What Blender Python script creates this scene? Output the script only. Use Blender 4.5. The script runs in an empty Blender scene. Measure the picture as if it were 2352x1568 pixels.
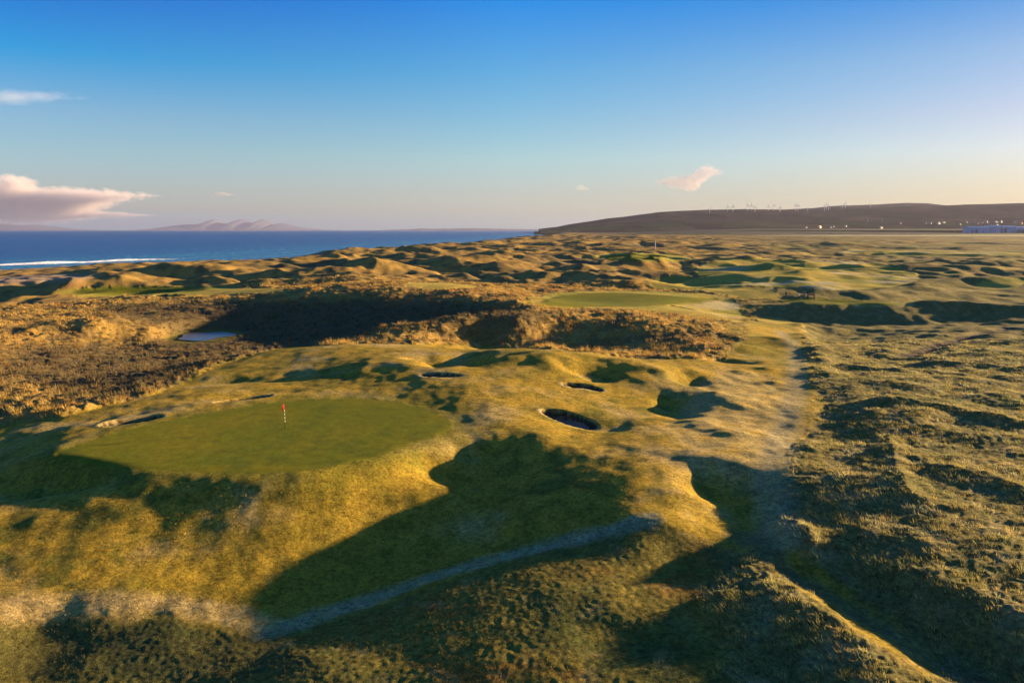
import bpy, math, random
import numpy as np
from mathutils import Vector, Matrix

# ------------------------------------------------------------------ camera, sky, sun, exposure
SC = bpy.context.scene
COL = SC.collection
CAM_Z = 16.0
F = 1829.0                       # focal length in pixels of a 2352 px wide picture
PITCH = math.atan(256.0 / F)
SUN_AZ = math.radians(68)        # clockwise from the view direction (+Y)
SUN_EL = math.radians(8.2)

cam_d = bpy.data.cameras.new("camera")
cam = bpy.data.objects.new("camera", cam_d)
COL.objects.link(cam)
cam_d.sensor_width = 36.0
cam_d.lens = 36.0 * F / 2352.0
cam_d.clip_start = 0.5
cam_d.clip_end = 300000.0
cam.location = (0, 0, CAM_Z)
cam.rotation_euler = (math.pi / 2 - PITCH, 0, 0)
SC.camera = cam

world = bpy.data.worlds.new("World")
SC.world = world
world.use_nodes = True
wt = world.node_tree
bg = wt.nodes["Background"]
sky = wt.nodes.new("ShaderNodeTexSky")
sky.sky_type = 'NISHITA'
sky.sun_disc = False
sky.sun_elevation = SUN_EL
sky.sun_rotation = SUN_AZ
sky.altitude = 20
sky.air_density = 1.0
sky.dust_density = 0.6
sky.ozone_density = 3.0
# colour correction of the physical sky by elevation and by distance from the sun
tc = wt.nodes.new("ShaderNodeTexCoord")
sep = wt.nodes.new("ShaderNodeSeparateXYZ")
wt.links.new(tc.outputs["Generated"], sep.inputs[0])
SKY_Z = [0.0, 0.022, 0.045, 0.085, 0.125, 0.185, 0.262, 0.45, 1.0]
SKY_L = [(0.793, 1.634, 3.911), (1.0, 1.006, 1.452), (0.975, 0.934, 1.172), (0.88, 0.945, 1.073), (0.731, 0.884, 1.06), (0.07, 0.741, 1.123), (0.01, 0.388, 1.108), (0.008, 0.291, 0.831), (0.007, 0.233, 0.665)]
SKY_C = [(0.396, 1.143, 1.967), (0.866, 0.907, 1.202), (0.899, 0.845, 1.026), (0.867, 0.919, 0.968), (0.667, 0.854, 0.95), (0.34, 0.776, 1.003), (0.01, 0.62, 1.166), (0.008, 0.465, 0.875), (0.007, 0.372, 0.7)]
SKY_R = [(0.623, 0.534, 0.01), (0.569, 0.54, 0.525), (0.656, 0.582, 0.608), (0.782, 0.679, 0.744), (0.725, 0.616, 0.705), (0.516, 0.573, 0.697), (0.01, 0.378, 0.733), (0.008, 0.284, 0.549), (0.007, 0.227, 0.44)]
TINT_MAX = 4.0
def sky_ramp(cols):
    r = wt.nodes.new("ShaderNodeValToRGB")
    wt.links.new(sep.outputs["Z"], r.inputs[0])
    while len(r.color_ramp.elements) < len(SKY_Z): r.color_ramp.elements.new(0.5)
    for e, p, c in zip(r.color_ramp.elements, SKY_Z, cols):
        e.position = p; e.color = (c[0] / TINT_MAX, c[1] / TINT_MAX, c[2] / TINT_MAX, 1)
    return r.outputs[0]
# cosine of the horizontal angle from the sun
flat = wt.nodes.new("ShaderNodeVectorMath"); flat.operation = 'MULTIPLY'; flat.inputs[1].default_value = (1, 1, 0)
nrm = wt.nodes.new("ShaderNodeVectorMath"); nrm.operation = 'NORMALIZE'
dot = wt.nodes.new("ShaderNodeVectorMath"); dot.operation = 'DOT_PRODUCT'; dot.inputs[1].default_value = (math.sin(SUN_AZ), math.cos(SUN_AZ), 0)
wt.links.new(tc.outputs["Generated"], flat.inputs[0]); wt.links.new(flat.outputs[0], nrm.inputs[0]); wt.links.new(nrm.outputs[0], dot.inputs[0])
def between(a, b):
    m = wt.nodes.new("ShaderNodeMapRange"); m.inputs[1].default_value = a; m.inputs[2].default_value = b
    wt.links.new(dot.outputs["Value"], m.inputs[0]); return m.outputs[0]
def mixn(f, a, b):
    m = wt.nodes.new("ShaderNodeMix"); m.data_type = 'RGBA'
    wt.links.new(f, m.inputs[0]); wt.links.new(a, m.inputs[6]); wt.links.new(b, m.inputs[7]); return m.outputs[2]
SKY_TOP = ((.16, .66, 1.15), (.26, .66, 1.1))  # unseen overhead sky, raised as added fill light for the shaded ground
for T_ in (SKY_L, SKY_C, SKY_R): T_[7], T_[8] = SKY_TOP
tint = mixn(between(.375, .8), mixn(between(-.156, .375), sky_ramp(SKY_L), sky_ramp(SKY_C)), sky_ramp(SKY_R))
mul = wt.nodes.new("ShaderNodeVectorMath"); mul.operation = 'MULTIPLY'
sca = wt.nodes.new("ShaderNodeVectorMath"); sca.operation = 'SCALE'; sca.inputs["Scale"].default_value = TINT_MAX
wt.links.new(sky.outputs[0], mul.inputs[0]); wt.links.new(tint, mul.inputs[1])
wt.links.new(mul.outputs[0], sca.inputs[0]); wt.links.new(sca.outputs[0], bg.inputs[0])
bg.inputs[1].default_value = 0.05

sun_d = bpy.data.lights.new("sun", 'SUN')
sun_d.energy = 5.0
sun_d.angle = math.radians(0.75)
sun_d.color = (1.0, 0.70, 0.37)
sun = bpy.data.objects.new("sun", sun_d)
COL.objects.link(sun)
SDIR = Vector((math.cos(SUN_EL) * math.sin(SUN_AZ), math.cos(SUN_EL) * math.cos(SUN_AZ), math.sin(SUN_EL)))
sun.rotation_euler = SDIR.to_track_quat('Z', 'Y').to_euler()
sun.location = (0, 0, 100)

SC.view_settings.view_transform = 'Standard'
SC.view_settings.look = 'None'
SC.view_settings.exposure = 2.3
SC.view_settings.gamma = 1.0
SC.view_settings.use_curve_mapping = False
SC.cycles.use_denoising = True
SC.cycles.denoiser = 'OPENIMAGEDENOISE'
SC.cycles.denoising_prefilter = 'ACCURATE'
SC.cycles.denoising_input_passes = 'RGB_ALBEDO_NORMAL'
SC.cycles.sample_clamp_indirect = 3.0
SC.cycles.max_bounces = 4
SC.cycles.diffuse_bounces = 2
SC.cycles.volume_bounces = 1
SC.cycles.caustics_reflective = False
SC.cycles.caustics_refractive = False

# ------------------------------------------------------------------ helpers
def ray(px, py):
    """direction of the view ray through a pixel of the 2352 x 1568 picture"""
    cx, cy = (px - 1176.0) / F, (784.0 - py) / F
    c, s = math.cos(PITCH), math.sin(PITCH)
    return cx, c + cy * s, -s + cy * c

def G(px, py, z=0.0):
    dx, dy, dz = ray(px, py)
    t = (z - CAM_Z) / dz
    return dx * t, dy * t

def at_range(px, py, Y):
    dx, dy, dz = ray(px, py)
    t = Y / dy
    return Vector((dx * t, Y, CAM_Z + dz * t))

def tag(o, label=None, cat=None, group=None, kind=None):
    if label: o["label"] = label
    if cat: o["category"] = cat
    if group: o["group"] = group
    if kind: o["kind"] = kind
    return o

def link(name, me, parent=None, mat=None):
    o = bpy.data.objects.new(name, me)
    COL.objects.link(o)
    if parent: o.parent = parent
    if mat and me is not None: me.materials.append(mat)
    return o

def empty(name, loc, rz=0.0):
    o = bpy.data.objects.new(name, None)
    o.empty_display_size = 0.3
    COL.objects.link(o)
    o.location = loc
    o.rotation_euler = (0, 0, rz)
    return o

class MB:
    """collects simple shapes for ONE mesh"""
    def __init__(s): s.v = []; s.f = []
    def add(s, vs, fs, M=None):
        b = len(s.v)
        for v in vs:
            v = Vector(v)
            s.v.append(tuple(M @ v if M else v))
        s.f += [tuple(i + b for i in f) for f in fs]
    def box(s, c, d, M=None):
        x, y, z = c; a, b, h = d[0] / 2, d[1] / 2, d[2] / 2
        vs = [(x+i*a, y+j*b, z+k*h) for k in (-1, 1) for j in (-1, 1) for i in (-1, 1)]
        s.add(vs, [(0,2,3,1), (4,5,7,6), (0,1,5,4), (2,6,7,3), (0,4,6,2), (1,3,7,5)], M)
    def tube(s, p, q, r0, r1=None, n=10, caps=True):
        r1 = r0 if r1 is None else r1
        p, q = Vector(p), Vector(q)
        R = (q - p).to_track_quat('Z', 'Y').to_matrix()
        vs = []
        for c, r in ((p, r0), (q, r1)):
            for i in range(n):
                a = 2 * math.pi * i / n
                vs.append(c + R @ Vector((r * math.cos(a), r * math.sin(a), 0)))
        fs = [(i, (i+1) % n, n + (i+1) % n, n + i) for i in range(n)]
        if caps: fs += [tuple(range(n))[::-1], tuple(range(n, 2*n))]
        s.add(vs, fs)
    def prism(s, prof, y0, y1, M=None):
        """profile in x,z extruded along y"""
        n = len(prof)
        vs = [(x, y0, z) for x, z in prof] + [(x, y1, z) for x, z in prof]
        fs = [(i, (i+1) % n, n + (i+1) % n, n + i) for i in range(n)]
        fs += [tuple(range(n))[::-1], tuple(range(n, 2*n))]
        s.add(vs, fs, M)
    def build(s, name, mat, parent=None, smooth=False):
        me = bpy.data.meshes.new(name)
        me.from_pydata(s.v, [], s.f)
        me.update()
        if smooth:
            me.polygons.foreach_set("use_smooth", [True] * len(me.polygons))
        return link(name, me, parent, mat)

def mesh_np(name, co, faces, mat=None, smooth=True, parent=None):
    """co (N,3) floats, faces (M,k) ints"""
    me = bpy.data.meshes.new(name)
    k = faces.shape[1]
    me.vertices.add(len(co)); me.vertices.foreach_set("co", co.astype(np.float32).ravel())
    me.loops.add(faces.size); me.loops.foreach_set("vertex_index", faces.astype(np.int32).ravel())
    me.polygons.add(len(faces))
    me.polygons.foreach_set("loop_start", np.arange(0, faces.size, k, dtype=np.int32))
    me.polygons.foreach_set("use_smooth", np.full(len(faces), smooth))
    me.update(calc_edges=True)
    return link(name, me, parent, mat)

def set_col(o, name, arr):
    a = o.data.attributes.new(name, 'FLOAT_COLOR', 'POINT')
    c = np.ones((len(arr), 4), np.float32); c[:, :3] = arr
    a.data.foreach_set("color", c.ravel())

def set_val(o, name, arr):
    a = o.data.attributes.new(name, 'FLOAT', 'POINT')
    a.data.foreach_set("value", arr.astype(np.float32).ravel())

# noise ------------------------------------------------------------
def _hash(ix, iy, seed):
    h = (ix.astype(np.int64) * 374761393 + iy.astype(np.int64) * 668265263 + seed * 1442695041) & 0xFFFFFFFF
    h = ((h ^ (h >> 13)) * 1274126177) & 0xFFFFFFFF
    h = (h ^ (h >> 16))
    return (h & 0xFFFF).astype(np.float32) / 65535.0

def vnoise(x, y, seed=0):
    """smooth gradient noise, about -1..1"""
    ix, iy = np.floor(x), np.floor(y)
    fx, fy = (x - ix).astype(np.float32), (y - iy).astype(np.float32)
    ix = ix.astype(np.int64); iy = iy.astype(np.int64)
    u = fx*fx*fx*(fx*(fx*6-15)+10); v = fy*fy*fy*(fy*(fy*6-15)+10)
    def g(dx, dy):
        a = _hash(ix + dx, iy + dy, seed) * (2 * np.pi)
        return np.cos(a) * (fx - dx) + np.sin(a) * (fy - dy)
    a = g(0, 0); b = g(1, 0); c = g(0, 1); d = g(1, 1)
    return ((a + u * (b - a)) * (1 - v) + (c + u * (d - c)) * v) * 1.45

def fbm(x, y, wl, octs, seed=0, gain=0.5, lac=2.0):
    s = 0; a = 1.0; f = 1.0 / wl; n = 0
    for i in range(octs):
        s = s + a * vnoise(x * f + 13.7 * i, y * f - 7.3 * i, seed + i * 17)
        n += a; a *= gain; f *= lac
    return s / n

def sstep(a, b, x):
    t = np.clip((x - a) / (b - a), 0, 1)
    return t * t * (3 - 2 * t)

# ------------------------------------------------------------------ terrain grid (polar round the viewpoint's foot, fine where far things crowd)
def radii():
    r = [1.0]
    while r[-1] < 20: r.append(r[-1] * 1.12)
    while r[-1] < 7000:
        q = r[-1]
        r.append(q + min(q * q / 12700.0, 0.0042 * q))
    return np.array(r)
R = radii()
TF = np.radians(np.arange(-36.5, 36.5001, 0.066))
TL = -np.radians(np.concatenate([36.5 + np.cumsum(np.geomspace(0.08, 6, 50))]))
TL = TL[TL > -math.pi * 0.985]
TH = np.concatenate([TL[::-1], TF, -TL])
NT, NR = len(TH), len(R)
LR = np.log(R)
TT, RR = np.meshgrid(TH, R, indexing='ij')
X = (RR * np.sin(TT)); Y = (RR * np.cos(TT))

SEA = -9.0
# control points: picture position, height of the ground seen there
CP = [
 # putting green and its apron
 (120,1040,0),(300,1010,.1),(655,985,0),(850,920,.25),(1040,975,.1),(700,1083,-.1),(450,1088,-.15),(200,1065,-.2),
 (600,890,.5),(900,880,.6),(1000,800,.9),(1300,900,.5),(1500,870,.5),(1620,835,.1),(1250,800,.9),(1450,820,.6),(650,802,.3),
 (700,840,.3),(480,860,-.2),(300,930,-.25),(100,990,-.65),(0,1010,-1.0),(0,1060,-1.1),(1150,960,.4),(1250,1000,.2),
 (60,1090,-1.0),
 # slope in front of the green
 (100,1130,-1.5),(0,1160,-1.3),(280,1120,-.6),(480,1130,-.7),(700,1140,-1.1),(900,1080,-.6),(900,1200,-2.7),(700,1260,-3.0),
 (400,1250,-2.5),(200,1230,-1.9),(0,1240,-1.9),(0,1330,-2.8),(250,1330,-3.1),(450,1340,-3.6),
 # mown strip and valley
 (0,1392,-3.3),(250,1375,-3.4),(500,1390,-3.9),(600,1440,-4.0),(700,1390,-4.0),(850,1330,-3.8),(1050,1250,-3.25),(1200,1200,-2.0),
 (1350,1190,-1.4),(1460,1190,-.95),(1250,1255,-2.5),(1000,1325,-3.4),(1450,1207,-1.2),
 # ridge right of the valley
 (1060,1008,-.2),(1180,1022,-.3),(1290,1048,-.3),(1400,1105,-.4),(1500,1160,-.7),(1300,1000,.0),(1450,1050,.0),(1560,1110,-.4),
 (1100,1110,-1.7),(1260,1130,-1.1),(1010,1110,-1.4),(1540,1190,-.8),
 # hill in the foreground
 (1010,1362,-3.0),(1250,1283,-2.3),(1450,1232,-1.4),(1500,1300,-1.9),(1200,1400,-2.3),(900,1480,-3.0),(700,1520,-3.3),(1200,1540,-2.65),
 (1450,1500,-2.45),(1000,1560,-2.9),(1380,1380,-2.05),(750,1425,-3.8),
 (100,1450,-4.1),(250,1500,-4.4),(450,1480,-4.2),(0,1560,-4.6),(300,1560,-4.5),(550,1540,-4.0),(620,1475,-3.95),
 # hollow and path valley on the right
 (1640,1155,-1.4),(1600,1210,-1.2),(1700,1090,-.6),(1800,1000,-.6),(1780,900,-.6),(1780,1150,-1.15),(1750,1230,-1.7),(1850,1330,-2.3),
 (2000,1420,-2.7),(2200,1530,-3.05),(1650,920,-.1),(1700,1000,-.15),(1620,1060,-.2),(1750,1080,-.5),(1550,980,-.2),(1530,920,-.6),
 (1990,960,.1),(2050,1130,.0),(2150,1200,-.45),(2000,1230,-.8),(1900,1200,-.8),(1880,1000,-.6),(1900,880,-.45),(2200,900,.1),(2340,1000,-.1),
 (2340,1200,-.55),(2300,1350,-1.35),(2340,1500,-2.3),(2100,1350,-1.6),(2250,1450,-2.15),(1830,1230,-1.0),
 (1730,1285,-1.4),(1850,1378,-1.6),(2000,1480,-1.95),(2130,1565,-2.25),(1650,1300,-1.8),(1550,1350,-2.0),(1600,1500,-2.5),(1800,1500,-2.5),
 # marram basin on the left
 (0,890,-1.8),(100,900,-2.2),(0,830,-4.2),(100,800,-5.0),(300,850,-6.0),(500,810,-6.5),(475,768,-6.4),(250,765,-5.0),(150,735,-3.2),(350,745,-4.2),
 (0,720,-3.6),(240,745,-3.4),(200,700,-4.2),(0,700,-4.6),
 # dark ridge
 (350,684,-2.8),(500,680,-1.8),(700,672,-.1),(900,668,.7),(1050,672,.8),(1150,690,.3),(1230,718,-1),
 (600,742,-5.8),(800,748,-5.2),(1000,742,-4.2),(1150,736,-2.4),(950,775,-2.4),(800,790,-2.2),(1100,775,-1.3),(1250,775,-1.2),
 (950,748,.7),(1080,738,1.2),(1200,745,.8),(880,755,-.2),
 (1330,716,.9),(1500,724,1.0),(1640,755,.3),(1700,790,-.8),(1400,790,-1.6),(1550,805,-1.0),(1270,745,-3.2),
 # second green and beyond
 (1300,690,-2.2),(1450,692,-2.2),(1600,684,-2.4),(1610,722,-1.9),(1690,745,-1.6),(1690,690,-3.4),(1750,740,-4.0),(1720,710,-4.3),(1800,780,-2.5),(1870,760,-3.2),
 (1790,689,-3.0),(1950,694,-3.0),(2090,698,-3.2),(1850,701,-3.0),(2000,701,-3.05),(2090,704,-3.4),(1850,723,-5.0),(2000,726,-5.0),(2200,712,-4.6),(1950,755,-4.2),(2150,750,-3.0),(2300,750,-2.2),
 (2340,820,-.6),(2100,830,-1.0),(1900,830,-1.8),
 # left green
 (200,666,-4.2),(350,663,-4.2),(500,667,-4.2),(100,690,-5),(300,690,-5.0),
]
WP = []  # world points x, y, z
for a in range(-170, 181, 20):
    t = math.radians(a)
    for r, z in ((8, -4.6), (18, -4.6)):
        WP.append((r * math.sin(t), r * math.cos(t), z))
    if abs(a) > 45:
        for r in (40, 100, 300, 1000, 5000):
            WP.append((r * math.sin(t), r * math.cos(t), -3.0 if r < 300 else -4.0))
for a in range(-36, 42, 12):
    t = math.radians(a)
    for r, z in ((330, -4.4), (480, -4.5), (800, -4.5), (1500, -4.5), (3000, -4.0), (6000, -3.0)):
        WP.append((r * math.sin(t), r * math.cos(t), z))
for px, py, z in CP:
    x, y = G(px, py, z)
    WP.append((x, y, z))
WP = np.array(WP)

def rbf_grid():
    """thin plate through the control points in (angle, log distance), on a coarse copy of the grid"""
    th = np.arctan2(WP[:, 0], WP[:, 1]); lr = np.log(np.hypot(WP[:, 0], WP[:, 1]))
    P = np.stack([th * 1.0, lr], 1)
    n = len(P)
    def phi(d2):
        d2 = np.maximum(d2, 1e-12)
        return 0.5 * d2 * np.log(d2)
    D = ((P[:, None] - P[None]) ** 2).sum(-1)
    A = np.zeros((n + 3, n + 3)); A[:n, :n] = phi(D) + np.eye(n) * 2e-5
    A[:n, n] = 1; A[:n, n+1:] = P; A[n, :n] = 1; A[n+1:, :n] = P.T
    w = np.linalg.solve(A, np.concatenate([WP[:, 2], [0, 0, 0]]))
    ct = np.unique(np.concatenate([np.linspace(TH[0], TH[-1], 120), np.radians(np.arange(-37, 37.1, 0.4))]))
    cl = np.unique(np.concatenate([np.linspace(0, LR[-1], 60), np.linspace(math.log(22), math.log(400), 300)]))
    A1, B1 = np.meshgrid(ct, cl, indexing='ij')
    q = np.stack([A1.ravel(), B1.ravel()], 1)
    out = np.zeros(len(q))
    for s in range(0, len(q), 20000):
        e = q[s:s+20000]
        d2 = ((e[:, None] - P[None]) ** 2).sum(-1)
        out[s:s+20000] = phi(d2) @ w[:n] + w[n] + e @ w[n+1:]
    Z = out.reshape(A1.shape)
    # bilinear onto the fine grid (separable)
    ia = np.clip(np.searchsorted(ct, TH) - 1, 0, len(ct) - 2); fa = (TH - ct[ia]) / (ct[ia+1] - ct[ia])
    ib = np.clip(np.searchsorted(cl, LR) - 1, 0, len(cl) - 2); fb = (LR - cl[ib]) / (cl[ib+1] - cl[ib])
    Za = Z[ia] * (1 - fa)[:, None] + Z[ia+1] * fa[:, None]
    return Za[:, ib] * (1 - fb) + Za[:, ib+1] * fb
H = rbf_grid()
H = np.clip(H, -8, 6)

# spacing of the grid, for leaving out detail finer than it
DR = np.gradient(R)[None, :] * np.ones((NT, 1)); SP = np.maximum(DR, RR * np.gradient(TH)[:, None])

def band(x, y, wl, seed, lim=2.2):
    """one octave of noise that fades out where the grid is too coarse for it"""
    return vnoise(x / wl, y / wl, seed) * sstep(lim * 0.9, lim * 1.8, wl / SP)

# ---- regions (polygons in picture coordinates laid onto the ground)
def poly_world(pts, z):
    return np.array([G(px, py, z) for px, py in pts])

def smooth_poly(P, it=2):
    for _ in range(it):
        Q = np.roll(P, -1, 0)
        P = np.stack([0.75 * P + 0.25 * Q, 0.25 * P + 0.75 * Q], 1).reshape(-1, 2)
    return P

def sdf(P, pad=3.0):
    """signed distance (inside negative) of the grid to a closed polygon; far cells are left at +pad"""
    out = np.full(X.shape, pad, np.float32)
    m = (X > P[:, 0].min() - pad) & (X < P[:, 0].max() + pad) & (Y > P[:, 1].min() - pad) & (Y < P[:, 1].max() + pad)
    x, y = X[m], Y[m]
    d = np.full(x.shape, 1e9); inside = np.zeros(x.shape, bool)
    for a, b in zip(P, np.roll(P, -1, 0)):
        e = b - a
        t = np.clip(((x - a[0]) * e[0] + (y - a[1]) * e[1]) / (e @ e + 1e-9), 0, 1)
        d = np.minimum(d, np.hypot(x - a[0] - t * e[0], y - a[1] - t * e[1]))
        c = ((a[1] > y) != (b[1] > y)) & (x < e[0] * (y - a[1]) / (e[1] + 1e-12) + a[0])
        inside ^= c
    out[m] = np.minimum(np.where(inside, -d, d), pad)
    return out

def line_dist(pts, pad):
    """distance to an open polyline (world x,y,value...) and the interpolated value"""
    P = np.array(pts, float)
    out = np.full(X.shape, pad, np.float32); val = np.zeros(X.shape, np.float32); side = np.zeros(X.shape, np.float32)
    m = (X > P[:, 0].min() - pad) & (X < P[:, 0].max() + pad) & (Y > P[:, 1].min() - pad) & (Y < P[:, 1].max() + pad)
    x, y = X[m], Y[m]
    d = np.full(x.shape, float(pad)); v = np.zeros(x.shape); s = np.zeros(x.shape)
    for a, b in zip(P[:-1], P[1:]):
        e = b[:2] - a[:2]
        t = np.clip(((x - a[0]) * e[0] + (y - a[1]) * e[1]) / (e @ e + 1e-9), 0, 1)
        dd = np.hypot(x - a[0] - t * e[0], y - a[1] - t * e[1])
        k = dd < d
        d[k] = dd[k]; v[k] = (a[2] + t * (b[2] - a[2]))[k]
        s[k] = np.sign(e[0] * (y - a[1]) - e[1] * (x - a[0]))[k]
    out[m] = d; val[m] = v; side[m] = s
    return out, val, side

def poly(pts, z, it=2, pad=3.0):
    return sdf(smooth_poly(poly_world(pts, z), it), pad)

_wl = np.clip(RR * .07, 2.2, 40)
WARP_U = vnoise(X / 3.6, Y / 3.6, 201) * (RR < 130) + vnoise(X / 22, Y / 22, 203) * (RR >= 130)
WARP_V = vnoise(X / 3.6, Y / 3.6, 202) * (RR < 130) + vnoise(X / 22, Y / 22, 204) * (RR >= 130)
def bump(px, py, z, wx, wy, h, rot=0.0, p=2.0):
    """mound or hollow centred where the picture shows it; wx, wy half widths in metres"""
    global H
    x0, y0 = G(px, py, z)
    c, s = math.cos(math.radians(rot)), math.sin(math.radians(rot))
    u = ((X - x0) * c + (Y - y0) * s) / wx + WARP_U * .32; v = (-(X - x0) * s + (Y - y0) * c) / wy + WARP_V * .32
    q = u * u + v * v
    m = q < 9
    H[m] += h * np.exp(-(q[m] ** (p / 2)) * 1.2)

def ridge(pts, w, h, sharp=1.5, wside=None):
    """ridge along picture points (px, py, z); w half width in metres, value-weighted height"""
    global H
    P = [G(px, py, z) + (k,) for px, py, z, k in pts]
    d, v, s = line_dist(P, w * 4)
    ww = np.where(s > 0, w, wside if wside else w)
    H += (v * h * np.exp(-(d / ww) ** sharp)).astype(np.float64)

# ---- mid and far dunes --------------------------------------------------------
PX = 1176 + F * X / np.maximum(Y, 1.0)       # rough picture column of each grid point in front
land_left = sstep(1750, 1450, PX) * (Y > 0)  # the dune side of the picture
front0 = (Y > 0)
far = sstep(215, 300, RR)
wx = X + 14 * vnoise(X / 60, Y / 60, 5); wy = Y + 14 * vnoise(X / 60, Y / 60, 6)
n1 = band(wx, wy * 0.8, 95, 11); n2 = band(wx, wy, 44, 12); n3 = band(wx, wy, 20, 13)
rdg = 1 - 2 * np.abs(band(wx, wy * 0.7, 120, 14))
amp = far * (1.25 + land_left * 1.3) * (1 - 0.55 * sstep(2300, 3200, RR)) * (1 - 0.7 * sstep(1.0, 1.15, np.where(Y > 0, PX / 1900, 0)) * 0.6)
amp = amp * (1 - .65 * sstep(-130, -190, X) * sstep(760, 640, Y))
n4 = band(X + 3 * n3, Y, 33, 15)
shp = lambda n: np.sign(n) * np.abs(n) ** 0.8
amp = amp * 1.05
BANKS = [([(1600,613),(1750,606),(1900,601)],7,1.7),([(1840,642),(1980,636),(2200,641)],6,1.6),([(2110,657),(2230,652),(2350,650)],6,1.6),
 ([(1940,737),(2100,737),(2350,743)],3.5,.7),([(2140,708),(2240,711),(2360,714)],4,1.4),([(1770,622),(1880,617),(2020,616)],6,1.4),([(1690,590),(1850,585),(2040,585),(2352,592)],9,1.9),
 ([(1640,573),(1800,567),(2000,568),(2200,573)],12,2.2),([(2080,602),(2200,602),(2352,606)],8,1.6),([(1900,560),(2100,558),(2352,562)],16,2.2),([(1470,657),(1560,646),(1620,640)],6,1.8),
 ([(1840,735),(1850,800),(1885,870),(1890,930)],2.0,.45),([(2000,625),(2150,622),(2340,628)],7,1.2),([(1700,655),(1780,650),(1850,652)],5,1.3),([(1330,628),(1420,622),(1500,618)],7,1.8)]
for pts, w_, h_ in BANKS:
    ridge([(a, b, -3.8, 1.0) for a, b in pts], w_, h_, 1.8)
def rid(x, y, wl, seed):                      # sharp-crested, centred
    return (0.55 - 1.5 * np.abs(band(x, y, wl, seed)))
H += amp * (0.7 * shp(n1) + 0.8 * shp(n2) + 0.4 * n4 + 1.25 * rid(wx * .55, wy, 58, 21) + 0.95 * rid(wx * .6, wy, 31, 22) + 0.45 * rid(wx * .7, wy, 15, 23))
# hummocky links on the right, between the tee and the second fairway
hum = sstep(150, 210, RR) * sstep(700, 480, RR) * sstep(1500, 1700, PX) * front0
H += hum * (2.0 * band(X * .5, Y, 44, 18) + 1.5 * rid(X * .4, Y, 40, 16) + 0.7 * rid(X * .5, Y, 19, 17) + 0.3 * band(X, Y, 9, 19))
# explicit dunes (picture place of the crest, crest height above the plain there)
DUNES = [ # px, py, z of crest, half width x, half width y (m), height
 (390,600,2.6,30,20,5.5),(480,612,1.5,24,14,4.4),(230,645,-1.8,18,10,2.6),(50,656,-2.5,24,9,2.6),(270,608,.5,20,16,2.5),(300,650,-3.0,14,8,1.4),
 (700,584,2.5,40,30,5.0),(820,588,2.0,40,30,4.5),(620,605,0,26,18,3.5),(560,640,-2.5,20,9,2.0),(760,628,-1.0,26,14,3.2),(900,628,-1.0,26,14,3.2),
 (1010,606,0.5,34,22,4.2),(880,612,0,30,18,3.2),(1130,612,0,30,20,4.0),(1180,600,0,34,22,3.5),(1000,568,3.5,60,40,5),(1100,563,4,70,50,6),
 (1200,548,5,80,60,7),(1310,540,5.5,90,80,8),(900,575,3,60,40,5),(1280,615,-2,26,14,3.0),(1400,638,-3,24,12,2.6),(1540,628,-2.5,22,12,2.8),
 (1450,560,0,60,60,4.5),(1560,556,0,60,60,4.5),(1680,566,-1,50,40,3.5),(1850,562,-1,60,40,3.5),(1920,575,-1.5,50,30,3.2),(1740,600,-2.5,30,30,2.0),
 (1120,650,-2.6,22,8,2.4),(830,650,-2.8,22,8,2.0),(700,662,-2.0,24,7,2.2),(520,655,-3.2,16,6,1.6),
 (1850,672,-2.6,9,5,1.3), (1700,642,-3.5,22,9,2.2),(1900,640,-3.5,30,9,1.8),(2000,615,-3.5,36,12,2.2),(1780,620,-3.5,24,10,1.8),(2250,610,-3.5,40,12,2.4),(1500,600,-2,24,12,2.4),
 (2150,640,-3,26,16,2.0),(2300,650,-3,22,14,1.8),(2050,668,-3.2,18,8,1.4),
]
for px, py, z, a, b, h in DUNES:
    if 560 < px < 1400 and py < 592: h *= .5; py += 7
    bump(px, py, z, a, b, h * 0.8, p=2.4)

# coast: shoreline x as a function of y
SY = np.array([-6000, 0, 300, 490, 580, 700, 900, 1100, 1700, 3000, 5000, 8000, 12000.]); SX = np.array([-600, -420, -345, -317, -222, -188, -152, -117, -42, 150, 260, 330, 600.])
shore = X - np.interp(Y, SY, SX) + 10 * vnoise(X * 0 + 3.3, Y / 160, 31)     # >0 on land
lo = SEA - 4
H = np.where(shore < 0, np.maximum(SEA - 4.0, SEA + shore * 0.03), H)
bw = sstep(0, 55 + 60 * sstep(700, 560, Y), shore)
H = np.where(shore >= 0, (SEA + 0.6 + shore * 0.02) * (1 - bw) + H * bw, H)
# fore-dune ridge along the shore
H += np.where(Y > 350, sstep(40, 75, shore) * sstep(150, 90, shore) * (2.2 + 1.8 * n2) * sstep(560, 700, Y), 0)
# farmland rising on the far right, far edge under the hills
rise = np.clip((Y - 3150) / (4400 - 3150), 0, 1.3) ** 1.2 * sstep(1350, 1750, PX)
H += rise * 18


# ---- looking the ground up ----------------------------------------------------------
def hgt(x, y, A=None):
    """bilinear value of a grid array at world points"""
    A = H if A is None else A
    x = np.atleast_1d(np.asarray(x, float)); y = np.atleast_1d(np.asarray(y, float))
    th = np.arctan2(x, y); lr = np.log(np.maximum(np.hypot(x, y), 1.01))
    ia = np.clip(np.searchsorted(TH, th) - 1, 0, NT - 2); fa = (th - TH[ia]) / (TH[ia+1] - TH[ia])
    ib = np.clip(np.searchsorted(LR, lr) - 1, 0, NR - 2); fb = (lr - LR[ib]) / (LR[ib+1] - LR[ib])
    return (A[ia, ib]*(1-fa)*(1-fb) + A[ia+1, ib]*fa*(1-fb) + A[ia, ib+1]*(1-fa)*fb + A[ia+1, ib+1]*fa*fb)

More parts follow.
